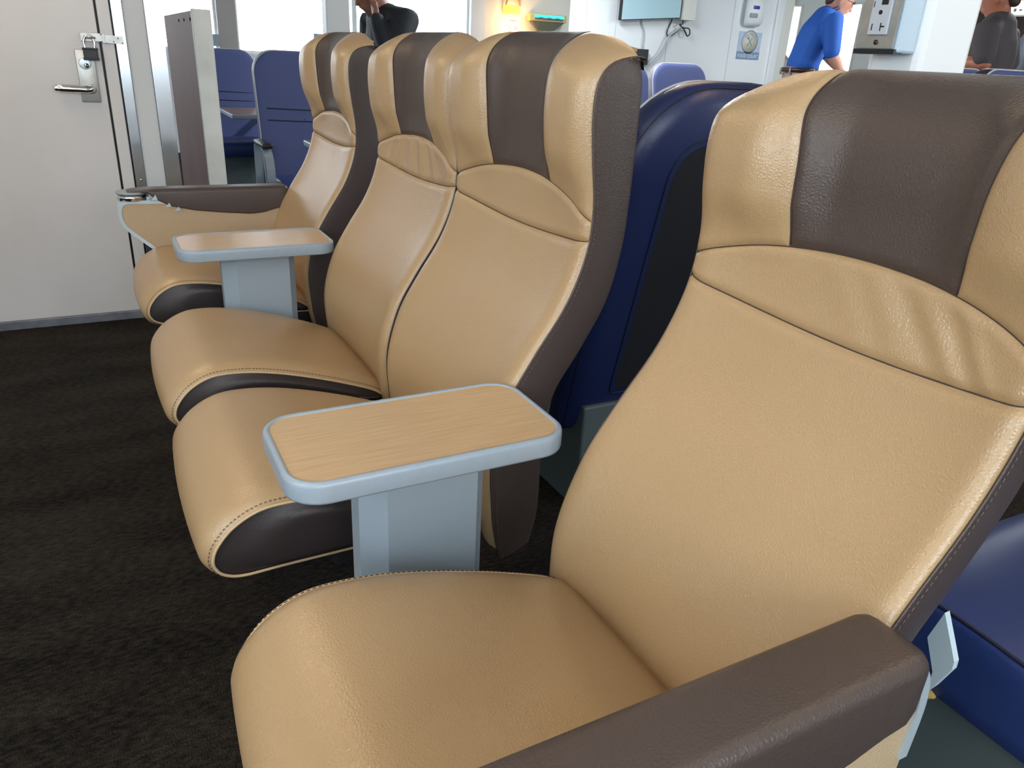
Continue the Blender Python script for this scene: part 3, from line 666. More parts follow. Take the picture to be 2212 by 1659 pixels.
def small_table(label, x0, x1, y0, y1, z):
    t = thing('small_table', label, 'table', ((x0 + x1) / 2, (y0 + y1) / 2))
    MB().box(x0, x1, y0, y1, z - 0.028, z, 0.006).build('table_edge', GREYM, t, world=True, smooth=False)
    MB().box(x0 + 0.008, x1 - 0.008, y0 + 0.008, y1 - 0.008, z - 0.001, z + 0.0015).build('table_top', WOODD, t, world=True, smooth=False)
    cx, cy = (x0 + x1) / 2, (y0 + y1) / 2
    MB().box(cx - 0.03, cx + 0.03, cy - 0.03, cy + 0.03, FL + 0.01, z - 0.026, 0.004).box(cx - 0.12, cx + 0.12, cy - 0.12, cy + 0.12, FL, FL + 0.015, 0.003).build('table_leg', TEAL, t, world=True, smooth=False)
pa = at(471, 232, 'x', -4.85); small_table('brown topped table in front of the blue seat beside the partition post', -4.85, -4.25, pa[1], pa[1] + 0.55, pa[2])
pb = at(636, 297, 'x', -2.85); small_table('brown topped table mostly hidden behind the farthest beige seat', -2.75, -2.2, pb[1] + 0.02, pb[1] + 0.34, pb[2])

# ------------------------------------------------------------------ pillar and power box
p0 = at(1866, 150, 'y', 0.55); p1 = at(1980, 150, 'y', 0.55); XP0, XP1 = p0[0], p1[0]
YP1 = at(2090, 150, 'x', XP1)[1]
struct(MB().box(XP0, XP1, 0.55, YP1, FL, 2.26, 0.012).build('pillar', WHITE, world=True, smooth=False))
yf = 0.503; a0 = at(1846, 103, 'y', yf); a1 = at(1926, 103, 'y', yf)
ob = thing('power_outlet_box', 'worn metal outlet box with charging ports screwed to the white pillar', 'outlet', ((a0[0] + a1[0]) / 2, yf))
xa, xb, zb = a0[0] + 0.002, a1[0], a0[2]
MB().prism([(xa, zb), (xb, zb), (xb, zb + 0.125), (xa, zb + 0.125)], 1, yf, yf + 0.004).build('cover_plate', SATIN, ob, world=True, smooth=False)
bx = MB(); bx.box(xa - 0.004, xb + 0.006, yf + 0.005, 0.55, zb - 0.006, zb + 0.13, 0.004); bx.build('box_body', mat('pale_blue_box', (0.45, 0.58, 0.70), 0.4), ob, world=True, smooth=False)
MB().box(xa - 0.004, xb + 0.004, yf + 0.001, yf + 0.02, zb - 0.008, zb - 0.001).build('gasket', BLACK, ob, world=True, smooth=False)
cx = (xa + xb) / 2 + 0.003
rc = MB().box(cx - 0.0167, cx + 0.0167, yf - 0.004, yf, zb + 0.018, zb + 0.095, 0.001).build('receptacle', mat('receptacle_grey', (0.50, 0.55, 0.62), 0.4), ob, world=True, smooth=False)
ho = MB()
for z_ in (0.058, 0.069): ho.box(cx - 0.001, cx + 0.010, yf - 0.0046, yf - 0.0035, zb + z_, zb + z_ + 0.007)
ho.box(cx - 0.011, cx - 0.0095, yf - 0.0046, yf - 0.0035, zb + 0.024, zb + 0.033); ho.box(cx + 0.004, cx + 0.0055, yf - 0.0046, yf - 0.0035, zb + 0.023, zb + 0.034); ho.box(cx + 0.0055, cx + 0.011, yf - 0.0046, yf - 0.0035, zb + 0.028, zb + 0.030)
ho.box(cx - 0.011, cx - 0.0095, yf - 0.0046, yf - 0.0035, zb + 0.084, zb + 0.092); ho.box(cx + 0.004, cx + 0.0055, yf - 0.0046, yf - 0.0035, zb + 0.084, zb + 0.092)
ho.tube([(cx, yf - 0.0046, zb + 0.048), (cx, yf - 0.0035, zb + 0.048)], 0.0032, 12); ho.box(cx - 0.014, cx - 0.013, yf - 0.0046, yf - 0.0035, zb + 0.055, zb + 0.063)
ho.build('port_openings', BLACK, rc, world=True, smooth=False)
MB().tube([(cx, yf - 0.002, zb + 0.008), (cx, yf, zb + 0.008)], 0.0035, 12).build('screw', BELT, ob, world=True)

# ------------------------------------------------------------------ things on the far walls
YZ = Matrix(((0, 0, 1, 0), (1, 0, 0, 0), (0, 1, 0, 0), (0, 0, 0, 1)))      # text lying in a wall of constant x, read from +x
def wallmtx(x, y, z, rot=0.0): return Matrix.Translation((x, y, z - DZ)) @ YZ @ Matrix.Rotation(rot, 4, 'Z')
# screen
s0 = at(1343, 42, 'x', XT + 0.09); s1 = at(1468, 38, 'x', XT + 0.09)
tv = thing('television', 'flat screen on the white wall with a painted pale blue reflection', 'television', (XT + 0.06, (s0[1] + s1[1]) / 2))
tilt = s1[2] - s0[2]
def tvq(x0, x1, o, hh=0.42): return [(x, y, z) for x in (x0, x1) for (y, z) in ((s0[1] - o, s0[2] - o), (s1[1] + o, s1[2] - o), (s1[1] + o, s1[2] + hh + o), (s0[1] - o, s0[2] + hh + o))]
BF = [(0, 1, 2, 3), (4, 7, 6, 5), (0, 4, 5, 1), (1, 5, 6, 2), (2, 6, 7, 3), (3, 7, 4, 0)]
obj('television_case', tvq(XT + 0.045, XT + 0.085, 0.006), BF, BLACK, tv, world=True, smooth=False)
obj('screen', tvq(XT + 0.084, XT + 0.092, 0.0), BF, mat('painted_reflection_screen', (0.45, 0.66, 0.74), 0.12), tv, world=True, smooth=False)  # pale blue reflection is put into the base colour
MB().box(XT, XT + 0.05, s1[1] - 0.25, s1[1] - 0.05, s1[2] + 0.05, s1[2] + 0.25).box(XT, XT + 0.04, s1[1] - 0.03, s1[1] + 0.012, s1[2] + 0.02, s1[2] + 0.3).build('wall_mount', BLACK, tv, world=True, smooth=False)
# duct box beside the screen
c0 = at(1474, 43, 'x', XT + 0.10); c1 = at(1502, 43, 'x', XT + 0.10)
cb = MB().box(XT, XT + 0.10, c0[1], c1[1], c0[2], 2.26, 0.004).build('conduit_box', CREAM, world=True, smooth=False)
tag(rebase(cb), 'cream conduit box running up the white wall beside the screen', 'box')
def wire(name, label, px, r, m, x=XT + 0.012):
    P = [at(a, b, 'x', x) for a, b in px]
    o = tube(name, catmull(P, 6), r, m); return tag(rebase(o), label, 'cable')
wire('cable', 'pale cable hanging straight down below the left part of the screen', [(1386, 40), (1387, 52), (1391, 68), (1390, 85), (1388, 104)], 0.006, mat('grey_cable', (0.42, 0.47, 0.5), 0.6))
wire('cable', 'thin dark cable looping from the screen across to the tangled knot', [(1453, 38), (1449, 50), (1442, 64), (1440, 74), (1445, 79), (1455, 74), (1470, 61)], 0.005, mat('dark_green_cable', (0.02, 0.04, 0.035), 0.6))
wire('cable', 'thick grey cable curving down the white wall toward the brown headrest', [(1470, 60), (1446, 78), (1436, 95), (1428, 110), (1418, 122), (1402, 136), (1390, 145)], 0.009, bpy.data.materials['grey_cable'], XT + 0.032)
wire('cable', 'tangled black cable knot under the cream conduit box', [(1476, 43), (1474, 52), (1468, 53), (1476, 60), (1488, 62), (1490, 72), (1485, 78), (1480, 70), (1476, 59), (1483, 77), (1479, 66), (1470, 55)], 0.006, bpy.data.materials['dark_green_cable'], XT + 0.055)
sp0 = at(1388, 106, 'x', XT + 0.05); sp1 = at(1397, 140, 'x', XT + 0.05)
tag(rebase(MB().box(XT + 0.002, XT + 0.06, sp0[1] - 0.12, sp1[1], sp1[2], sp0[2], 0.004).build('speaker', BLACK, smooth=False)), 'small black speaker on the white wall behind the third beige headrest', 'speaker')
# hand sanitiser dispenser
d0 = at(1606, 56, 'x', XT + 0.05); d1 = at(1644, 52, 'x', XT + 0.05); yc = (d0[1] + d1[1]) / 2; hw = (d1[1] - d0[1]) / 2
ds = thing('soap_dispenser', 'white hand soap dispenser on the white wall above the food court notice', 'dispenser', (XT + 0.05, yc))
def ell(zs): return [[(XT + 0.004 + rx * (0.5 + 0.5 * math.cos(a)) , yc + ry * math.sin(a), z) for a in np.linspace(-math.pi, math.pi, 25)[:-1]] for (z, rx, ry) in zs]
zb = d0[2]
grid('dispenser_body', ell([(zb, .03, hw * .5), (zb + .008, .07, hw * .85), (zb + .04, .10, hw), (zb + .16, .10, hw), (zb + .26, .09, hw * .92), (zb + .28, .05, hw * .7)]), WHITE, ds, closed_v=True, cap=True, world=True)
MB().box(XT + 0.095, XT + 0.108, yc - hw * .75, yc + 0.0, zb + 0.075, zb + 0.115, 0.005).build('push_bar', GREYP, ds, world=True)
MB().box(XT + 0.098, XT + 0.106, yc - hw * .55, yc + hw * .1, zb + 0.15, zb + 0.18, 0.003).build('blue_badge', mat('badge_blue', (0.04, 0.06, 0.35), 0.4), ds, world=True)
# food court notice
n0 = at(1589, 127, 'x', XT + 0.004); n1 = at(1640, 125, 'x', XT + 0.004); n2 = at(1596, 67, 'x', XT + 0.004)
ny0, ny1, nz0, nz1 = n0[1], n1[1] - 0.01, n0[2], n2[2]; nw = ny1 - ny0; nh = nz1 - nz0; ncy = (ny0 + ny1) / 2
nt = thing('notice_sheet', 'pale blue notice reading FOOD COURT below the soap dispenser', 'sign', (XT + 0.004, ncy))
MB().box(XT + 0.0005, XT + 0.003, ny0, ny1, nz0, nz1).build('sheet', mat('pale_blue_paper', (0.42, 0.52, 0.68), 0.6, var=(14, (0.55, 0.63, 0.75), 0.8)), nt, world=True, smooth=False)
MB().box(XT + 0.003, XT + 0.0036, ny0, ny1, nz0, nz0 + nh * 0.28).build('caption_band', mat('slate_blue_print', (0.20, 0.29, 0.45), 0.6), nt, world=True, smooth=False)
cz = nz0 + nh * 0.64
MB().tube([(XT + 0.003, ncy, cz), (XT + 0.0036, ncy, cz)], nw * 0.35, 32).build('badge_ring', bpy.data.materials['slate_blue_print'], nt, world=True)
MB().tube([(XT + 0.0036, ncy, cz), (XT + 0.0042, ncy, cz)], nw * 0.32, 32).build('badge', mat('badge_cream', (0.62, 0.62, 0.50), 0.6), nt, world=True)
em = MB(); em.tube([(XT + 0.0045, ncy - nw * .10, cz - nw * .12), (XT + 0.0045, ncy + nw * .08, cz + nw * .12)], nw * 0.014, 6); em.tube([(XT + 0.0045, ncy + nw * .10, cz - nw * .12), (XT + 0.0045, ncy - nw * .08, cz + nw * .12)], nw * 0.014, 6)
em.tube([(XT + 0.0045, ncy - nw * .09, cz + nw * .08), (XT + 0.0045, ncy - nw * .08, cz + nw * .15)], nw * 0.03, 6); em.build('crossed_cutlery', bpy.data.materials['slate_blue_print'], nt, world=True)
text('lettering', 'FOOD COURT', nw * 0.138, wallmtx(XT + 0.0042, ncy, nz0 + nh * 0.12), PAPER, nt)
for i, ch in enumerate('THE GALLEY'):
    a = math.radians(150 - i * 120 / 9); 
    if ch != ' ': text('ring_lettering', ch, nw * 0.11, wallmtx(XT + 0.0046, ncy + nw * .235 * math.cos(a), cz + nw * .235 * math.sin(a), a - math.pi / 2), bpy.data.materials['slate_blue_print'], nt)
MB().box(XT + 0.001, XT + 0.003, ny0 + nw * .3, ny1 - nw * .3, nz0 + nh * .29, nz0 + nh * .35).build('pale_banner', PAPER, nt, world=True, smooth=False)
# amber wall sconce
l0 = at(1093, 29, 'x', XF + 0.06); l1 = at(1127, 29, 'x', XF + 0.06); lc = (l0[1] + l1[1]) / 2; lr = (l1[1] - l0[1]) / 2; lz = l0[2]
la = thing('wall_sconce', 'amber lit wall sconce with an arched bracket on the far cream wall', 'lamp', (XF + 0.03, lc))
grid('lamp_shade', [[(XF - 0.02 + 0.11 * max(0, math.cos(a)), lc + lr * math.sin(a), z) for a in np.linspace(-math.pi / 2, math.pi / 2, 15)] for z in (lz, lz + 0.01, lz + 0.085, lz + 0.09)], AMBER, la, world=True)
MB().tube([(XF + 0.03, lc + lr * .85 * math.cos(a), lz + 0.085 + lr * 1.1 * math.sin(a)) for a in np.linspace(0, math.pi, 16)], 0.014, 8).build('arched_bracket', mat('brass_bracket', (0.75, 0.45, 0.18), 0.4, metal=0.3), la, world=True)
ll = bpy.data.lights.new('sconce_light', 'POINT'); ll.energy = 7; ll.color = (1, 0.55, 0.2); ll.shadow_soft_size = 0.04
lo = bpy.data.objects.new('sconce_light', ll); C.objects.link(lo); lo.location = (XF + 0.16, lc, lz - 0.10 - DZ)
# safety notice under the sconce
q0 = at(1092, 82, 'x', XF - 0.01); q1 = at(1121, 82, 'x', XF - 0.01); q2 = at(1092, 38, 'x', XF - 0.01); q3 = at(1092, 110, 'x', XF - 0.01)
sn = thing('safety_notice', 'white paper notice with four red pictograms under the amber sconce', 'sign', (XF, (q0[1] + q1[1]) / 2))
MB().box(XF - 0.02, XF - 0.014, q0[1], q1[1], q3[2], q2[2]).build('sheet', PAPER, sn, world=True, smooth=False)
pg = MB(); wq = q1[1] - q0[1]
for r_ in range(2):
    for c_ in range(2):
        yy = q0[1] + wq * (0.30 + 0.42 * c_); zz = at(1092, 59 + 12 * r_, 'x', XF - 0.01)[2]
        for k in range(4): pg.box(XF - 0.014, XF - 0.012, yy - wq * .14, yy + wq * .14, zz - .017 + k * .01, zz - .012 + k * .01)
pg.box(XF - 0.014, XF - 0.012, q0[1] + wq * .2, q0[1] + wq * .8, at(1092, 44, 'x', XF)[2], at(1092, 43, 'x', XF)[2] + .004)
pg.build('red_pictograms', RED, sn, world=True, smooth=False)
# cyan lit display over a dark funnel bracket
g0 = at(1144, 44, 'x', XF + 0.10); g1 = at(1224, 46, 'x', XF + 0.10); gz1 = at(1144, 28, 'x', XF + 0.10)[2]; gc = (g0[1] + g1[1]) / 2
dp = thing('display_sign', 'cyan lit display in a brass frame above a dark tapering bracket', 'sign', (XF + 0.1, gc))
MB().box(XF + 0.02, XF + 0.10, g0[1], g1[1], g0[2], gz1, 0.006).build('display_frame', mat('brass_frame', (0.62, 0.52, 0.22), 0.4, metal=0.4), dp, world=True, smooth=False)
gh = gz1 - g0[2]; gw = g1[1] - g0[1]
MB().box(XF + 0.10, XF + 0.104, g0[1] + gw * .13, g1[1] - gw * .08, g0[2] + gh * .48, gz1 - gh * .12).build('lit_panel', CYAN, dp, world=True, smooth=False)
sk = MB().box(XF + 0.10, XF + 0.106, g0[1] + gw * .14, g1[1] - gw * .10, g0[2] + gh * .22, g0[2] + gh * .48)
for k in range(3): sk.box(XF + 0.104, XF + 0.112, g0[1] + gw * (.25 + .22 * k), g0[1] + gw * (.35 + .22 * k), g0[2] + gh * .36, g0[2] + gh * .55)
sk.build('dark_silhouette', TEAL, dp, world=True, smooth=False)
z_b = at(1185, 66, 'x', XF + 0.10)[2]
grid('tapering_bracket', [[(XF + 0.02, g0[1] + gw * .06, g0[2]), (XF + 0.09, g0[1] + gw * .06, g0[2]), (XF + 0.09, g1[1] - gw * .04, g0[2]), (XF + 0.02, g1[1] - gw * .04, g0[2])],
     [(XF + 0.02, gc - gw * .2, z_b), (XF + 0.06, gc - gw * .2, z_b), (XF + 0.06, gc + gw * .2, z_b), (XF + 0.02, gc + gw * .2, z_b)],
     [(XF + 0.02, gc - gw * .2, z_b - .2), (XF + 0.06, gc - gw * .2, z_b - .2), (XF + 0.06, gc + gw * .2, z_b - .2), (XF + 0.02, gc + gw * .2, z_b - .2)]], mat('olive_bracket', (0.13, 0.14, 0.11), 0.5), dp, closed_v=True, cap=True, world=True, smooth=False)
# galley counter sign at the right edge
m0 = at(2152, 32, 'y', YB - 0.1); m1 = at(2290, 38, 'y', YB - 0.1); mz = at(2152, 4, 'y', YB - 0.1)[2]
mn = thing('menu_board', 'bright lit menu board on the dark wall behind the charcoal shirt', 'sign', ((m0[0] + m1[0]) / 2, YB - 0.08))
MB().box(m0[0] - 0.03, m1[0], YB - 0.09, YB, m0[2] - 0.02, mz + 0.02).build('board_case', CREAM, mn, world=True, smooth=False)
MB().box(m0[0], m1[0], YB - 0.10, YB - 0.09, m0[2], mz).build('lit_face', MENU, mn, world=True, smooth=False)
mk = MB()
for k in range(7): mk.box(m0[0] + .12 + k * .06, m0[0] + .15 + k * .06, YB - 0.102, YB - 0.10, m0[2] + .02 + .006 * (k % 3), m0[2] + .05 + .008 * (k % 2))
mk.build('menu_marks', GREYM, mn, world=True, smooth=False)

# ------------------------------------------------------------------ people
def remeshed(name, parts, m, parent, vox=0.014, smooth_it=4):
    """parts: list of (points, radii [(a,b) or r], up) lofts fused into one skin"""
    mb = MB()
    for pts, rad in parts:
        pts = [np.array(p, float) for p in pts]; N = len(pts); rad = [(r, r) if not hasattr(r, '__len__') else r for r in rad]
        T = []
        for i in range(N):
            t_ = pts[min(i + 1, N - 1)] - pts[max(i - 1, 0)]; T.append(t_ / (np.linalg.norm(t_) + 1e-9))
        P = []; n = 16
        # rounded ends
        seq = []
        for k in (75, 50, 25): a = math.radians(k); seq.append((pts[0] - T[0] * min(rad[0]) * math.sin(a), T[0], (rad[0][0] * math.cos(a), rad[0][1] * math.cos(a))))
        for i in range(N): seq.append((pts[i], T[i], rad[i]))
        for k in (25, 50, 75): a = math.radians(k); seq.append((pts[-1] + T[-1] * min(rad[-1]) * math.sin(a), T[-1], (rad[-1][0] * math.cos(a), rad[-1][1] * math.cos(a))))
        for (c, t_, (ra, rb)) in seq:
            x = np.array([1.0, 0, 0]) - t_ * t_[0]
            if np.linalg.norm(x) < 0.3: x = np.array([0, 0, 1.0]) - t_ * t_[2]
            x /= np.linalg.norm(x); y = np.cross(t_, x)
            P.append([c + ra * math.cos(2 * math.pi * k / n) * x + rb * math.sin(2 * math.pi * k / n) * y for k in range(n)])
        F = grid_faces(len(P), n, False, True) + [tuple(range(n)), tuple((len(P) - 1) * n + k for k in range(n))]
        mb.add([p for row in P for p in row], F)
    o = mb.build(name, m, None)
    r = o.modifiers.new('r', 'REMESH'); r.mode = 'VOXEL'; r.voxel_size = vox; r.use_smooth_shade = True
    s = o.modifiers.new('s', 'SMOOTH'); s.iterations = smooth_it; s.factor = 0.5
    dg = bpy.context.evaluated_depsgraph_get(); me = bpy.data.meshes.new_from_object(o.evaluated_get(dg)); me.name = name
    bpy.data.objects.remove(o); me.materials.clear(); me.materials.append(m)
    for p in me.polygons: p.use_smooth = True
    o = bpy.data.objects.new(name, me); C.objects.link(o)
    if parent: o.parent = parent
    return o
def grow(parts, d): return [(p, [(r[0] + d, r[1] + d) if hasattr(r, '__len__') else r + d for r in rr_]) for p, rr_ in parts]
def hand(w, d, side, up, s=1.0, curl=0.4):
    """palm at wrist w pointing along d; five separate fingers and a thumb"""
    w, d, side, up = [np.array(v, float) for v in (w, d, side, up)]; d /= np.linalg.norm(d); side /= np.linalg.norm(side); up /= np.linalg.norm(up)
    pa = [([w, w + d * 0.05 * s, w + d * 0.085 * s], [(0.026 * s, 0.017 * s), (0.036 * s, 0.016 * s), (0.037 * s, 0.013 * s)])]
    for k, (o_, L) in enumerate(((-0.028, .068), (-0.010, .078), (0.009, .073), (0.027, .056))):
        b = w + d * 0.085 * s + side * o_ * s; m_ = b + d * L * 0.5 * s - up * curl * 0.02 * s; e = m_ + d * L * 0.45 * s - up * curl * 0.05 * s
        pa.append(([b, m_, e], [0.0092 * s, 0.0085 * s, 0.0072 * s]))
    b = w + d * 0.025 * s - side * 0.03 * s; m_ = b + d * 0.035 * s - side * 0.028 * s - up * 0.01; e = m_ + d * 0.035 * s - side * 0.006 * s - up * 0.012
    pa.append(([b, m_, e], [0.013 * s, 0.011 * s, 0.009 * s])); return pa
# local frame: x = the person's left, y = behind, z = up ; faces -y
def person(label, loc, rz, spec):
    t = thing('person', label, 'person', loc, rz)
    H = lambda v: np.array([v[0], v[1], v[2] + DZ])
    sp = spec; pel, chest, neck, head = H(sp['pelvis']), H(sp['chest']), H(sp['neck']), H(sp['head'])
    fw = np.array(sp.get('look', (0, -1, 0)), float); fw /= np.linalg.norm(fw)
    upv = head - neck; upv /= np.linalg.norm(upv); upv = upv - fw * (upv @ fw); upv /= np.linalg.norm(upv); sdv = np.cross(upv, fw)
    k = sp.get('k', 1.0)
    torso = [([pel, pel + (chest - pel) * 0.35, pel + (chest - pel) * 0.75, chest, chest + (neck - chest) * 0.55], [(.165 * k, .115 * k), (.150 * k, .110 * k), (.170 * k, .118 * k), (.175 * k, .112 * k), (.125 * k, .085 * k)])]
    legs = []; arms_u = []; arms_f = []; hands = []
    for sg in (-1, 1):
        kn, an = H(sp['knee' if sg < 0 else 'knee_l']), H(sp['ankle' if sg < 0 else 'ankle_l'])
        legs.append(([pel + np.array([sg * .085, 0, -.04]), (pel + kn) / 2 + np.array([sg * .05, 0, 0]), kn, (kn + an) / 2 + np.array([0, .015, 0]), an], [(.095 * k, .1 * k), (.085 * k, .09 * k), .062 * k, .058 * k, .04]))
        legs.append(([an + np.array([0, .04, -.05]), an + np.array([0, -.06, -.055]), an + np.array([0, -.15, -.065])], [(.036, .035), (.042, .03), (.036, .02)]))
        sh, el, wr = H(sp['sh' if sg < 0 else 'sh_l']), H(sp['el' if sg < 0 else 'el_l']), H(sp['wr' if sg < 0 else 'wr_l'])
        arms_u.append(([chest + (neck - chest) * 0.3 + (sh - chest) * np.array([.5, .5, .5]) * 1.0, sh, (sh + el) / 2, el], [.06 * k, .062 * k, .050 * k, .042 * k]))
        arms_f.append(([el, el + (wr - el) * .3, wr], [.042 * k, .043 * k, .027 * k]))
        d = wr - el
        sd = np.cross(d, np.array([0, 0, 1.0])); sd = sd if np.linalg.norm(sd) > 0.05 else np.array([1.0, 0, 0])
        hands += hand(wr, sp.get('hd', d), sd * (-sg), np.cross(sd, d) * 1.0 if np.cross(sd, d)[2] > 0 else -np.cross(sd, d))
    nk = [([chest + (neck - chest) * 0.5, neck, neck + (head - neck) * 0.6], [.062, .055, .054])]
    hc = head
    hd = [([hc - upv * .07 + fw * .022, hc - upv * .02 + fw * .008, hc + upv * .05, hc + upv * .085], [(.058, .07), (.070, .090), (.073, .094), (.055, .07)]),
          ([hc - upv * .105 + fw * .055, hc - upv * .075 + fw * .05], [(.026, .026), (.045, .04)]),
          ([hc + fw * .090 + upv * .015, hc + fw * .110 - upv * .022, hc + fw * .112 - upv * .03], [.009, .014, .015]),
          ([hc + fw * .080 + upv * .035 + sdv * .03, hc + fw * .080 + upv * .035 - sdv * .03], [.014, .014]),
          ([hc + fw * .092 - upv * .055 + sdv * .016, hc + fw * .092 - upv * .055 - sdv * .016], [.011, .011])]
    for sg in (-1, 1): hd.append(([hc + sdv * sg * .074 - fw * .008 - upv * .035, hc + sdv * sg * .082 - fw * .014 + upv * .005, hc + sdv * sg * .078 - fw * .012 + upv * .022], [(.008, .012), (.008, .019), (.007, .012)]))
    skin = sp.get('skin', SKIN)
    body = remeshed('body', torso + legs + arms_u + arms_f + hands + nk + hd, skin, t, vox=0.0095, smooth_it=2)
    hair = [([hc - fw * .075 - upv * .045, hc - fw * .052 + upv * .03, hc - fw * .01 + upv * .085, hc + fw * .055 + upv * .082], [(.052, .035), (.074, .055), (.070, .045), (.055, .03)])] + sp.get('hair_extra', lambda *a: [])(hc, fw, upv, sdv)
    if sp.get('hair'): remeshed('hair', hair, sp['hair'], t, vox=0.010, smooth_it=3)
    sl = sp.get('sleeve', 0.85)
    shirt = grow(torso if sp.get('hem', 0) >= 0 else [([pel + (chest - pel) * 0.22] + torso[0][0][1:], [(.158 * k, .112 * k)] + torso[0][1][1:])], .016)
    low = pel - (chest - pel) / np.linalg.norm(chest - pel) * sp.get('hem', 0.0)
    if sp.get('hem', 0) >= 0: shirt.append(([low, pel], [(.178 * k, .128 * k), (.176 * k, .126 * k)]))
    shirt.append(([chest + (neck - chest) * .45, chest + (neck - chest) * .85], [(.10, .08), (.066, .066)]))
    for (pp, r_) in arms_u:
        pp = [np.array(p) for p in pp]; e = pp[1] + (pp[3] - pp[1]) * sl
        shirt.append(([pp[0], pp[1], (pp[1] + e) / 2, e], [.075 * k, .078 * k, .070 * k, .064 * k]))
    if sp.get('long'):
        for (pp, r_) in arms_f:
            pp = [np.array(p) for p in pp]; shirt.append(([pp[0], (pp[0] + pp[2]) / 2, pp[2] + (pp[0] - pp[2]) * .06], [.062 * k, .056 * k, .042 * k]))
    remeshed('shirt' if not sp.get('long') else 'jacket', shirt, sp['top'], t, vox=0.012, smooth_it=5)
    remeshed('trousers', grow([([pel + np.array([0, 0, -.10]), pel + np.array([0, 0, -.065])], [(.162 * k, .115 * k), (.160 * k, .112 * k)])] + [l for i, l in enumerate(legs) if i % 2 == 0], .012), sp['pants'], t, vox=0.014, smooth_it=5)
    for i in (1, 3): remeshed('shoe', grow([legs[i]], .010), BLACK, t, vox=0.010, smooth_it=2)
    return t, dict(pel=pel, chest=chest, hc=hc, fw=fw, upv=upv, sdv=sdv, k=k)

# man in the royal blue polo, bending over a laptop on a counter
pm = CAM + (FV + RV * (1728 - 1106) / F_PX - UV * (142 - 829.5) / F_PX) * 6.4
dirf = np.array([0.60, 0.80]); rzm = math.atan2(dirf[0], -dirf[1])      # local -y -> dirf
zb = pm[2] - DZ
t, q = person('person in a royal blue polo shirt and glasses leaning over a laptop', (pm[0], pm[1]), rzm, dict(
    pelvis=(0, 0, zb - .06), chest=(0, -.09, zb + .27), neck=(0, -.155, zb + .43), head=(0, -.225, zb + .505), look=(0, -1, -.45),
    knee=(-.10, -.03, .55), ankle=(-.11, .02, .09), knee_l=(.10, -.03, .55), ankle_l=(.11, .02, .09),
    sh=(-.205, -.155, zb + .355), el=(-.245, -.185, zb + .10), wr=(-.20, -.30, zb - .04), sh_l=(.205, -.155, zb + .355), el_l=(.25, -.25, zb + .10), wr_l=(.16, -.36, zb - .02),
    skin=SKIN, hair=HAIRB, top=POLO, pants=KHAKI, sleeve=0.92, hem=-.185, k=1.04, hd=(0.15, -1, -.25)))
be = MB(); be.tube([(0.186 * math.cos(a), 0.137 * math.sin(a), zb - .035 + DZ) for a in np.linspace(0, 2 * math.pi, 40)[:-1]], 0.019, 8, closed=True); be.build('belt', BELT, t)
for a in (60, 100, 140, 215):
    a = math.radians(a); MB().tube([(0.203 * math.cos(a), 0.154 * math.sin(a), zb - .072 + DZ), (0.205 * math.cos(a), 0.156 * math.sin(a), zb - .045 + DZ), (0.203 * math.cos(a), 0.154 * math.sin(a), zb - .020 + DZ)], .008, 6).build('belt_loop', KHAKI, t)
gl = MB(); hc, fw, upv, sdv = q['hc'], q['fw'], q['upv'], q['sdv']
for sg in (-1, 1):
    c_ = hc + fw * .105 + upv * .012 + sdv * sg * .034
    gl.tube([c_ + sdv * .027 * math.cos(a) + upv * .019 * math.sin(a) for a in np.linspace(0, 2 * math.pi, 18)[:-1]], .0026, 6, closed=True)
    gl.tube([c_ + sdv * sg * .027 + upv * .006, hc + sdv * sg * .083 + fw * .04 + upv * .012, hc + sdv * sg * .086 - fw * .02 + upv * .016], .0026, 6)
gl.build('glasses', BLACK, t)
co = MB(); co.tube([q['hc'] * 0 + np.array([.078 * math.cos(a), -.150 + .070 * math.sin(a), zb + .420 + DZ - .03 * math.sin(a)]) for a in np.linspace(0, 2 * math.pi, 26)[:-1]], .017, 8, closed=True); co.build('collar', mat('navy_collar', (0.01, 0.02, 0.08), 0.7), t)
# counter with laptop and papers
k0 = at(1822, 155, 'z', zb + DZ - .09)
cx_, cy_ = pm[0] + dirf[0] * .62, pm[1] + dirf[1] * .62
ct = thing('counter', 'white counter under the laptop and papers', 'counter', (cx_, cy_), rzm)
MB().box(-.75, .75, -.30, .30, zb - .14 + DZ, zb - .10 + DZ, .004).build('counter_top', WHITE, ct, smooth=False)
MB().box(-.70, .70, -.27, .26, FL, zb - .14 + DZ).build('counter_body', CREAM, ct, smooth=False)
lt = thing('laptop', 'open black laptop on the counter in front of the blue polo', 'laptop', (cx_ + .12 * dirf[0] + .05*dirf[1], cy_ + .12 * dirf[1] - .05*dirf[0]), rzm)
zt = zb - .10 + DZ
MB().box(-.17, .17, -.06, .18, zt, zt + .018, .003).build('keyboard_base', BLACK, lt, smooth=False)
obj('laptop_screen', [(-.17, -.06, zt + .018), (.17, -.06, zt + .018), (.17, -.16, zt + .23), (-.17, -.16, zt + .23), (-.17, -.07, zt + .014), (.17, -.07, zt + .014), (.17, -.17, zt + .228), (-.17, -.17, zt + .228)], BF, BLACK, lt, smooth=False)
pp_ = obj('paper_stack', [(-.30, .10, zt), (-.19, .08, zt), (-.17, .24, zt), (-.29, .25, zt), (-.30, .10, zt + .03), (-.19, .08, zt + .045), (-.17, .24, zt + .02), (-.29, .25, zt + .05)], BF, PAPER, None, smooth=False)
pp_.location = (cx_ + .02 * dirf[0] - .24 * dirf[1], cy_ + .02 * dirf[1] + .24 * dirf[0], 0); pp_.rotation_euler = (0, 0, rzm); tag(pp_, 'crumpled white papers on the counter beside the blue polo', 'papers')

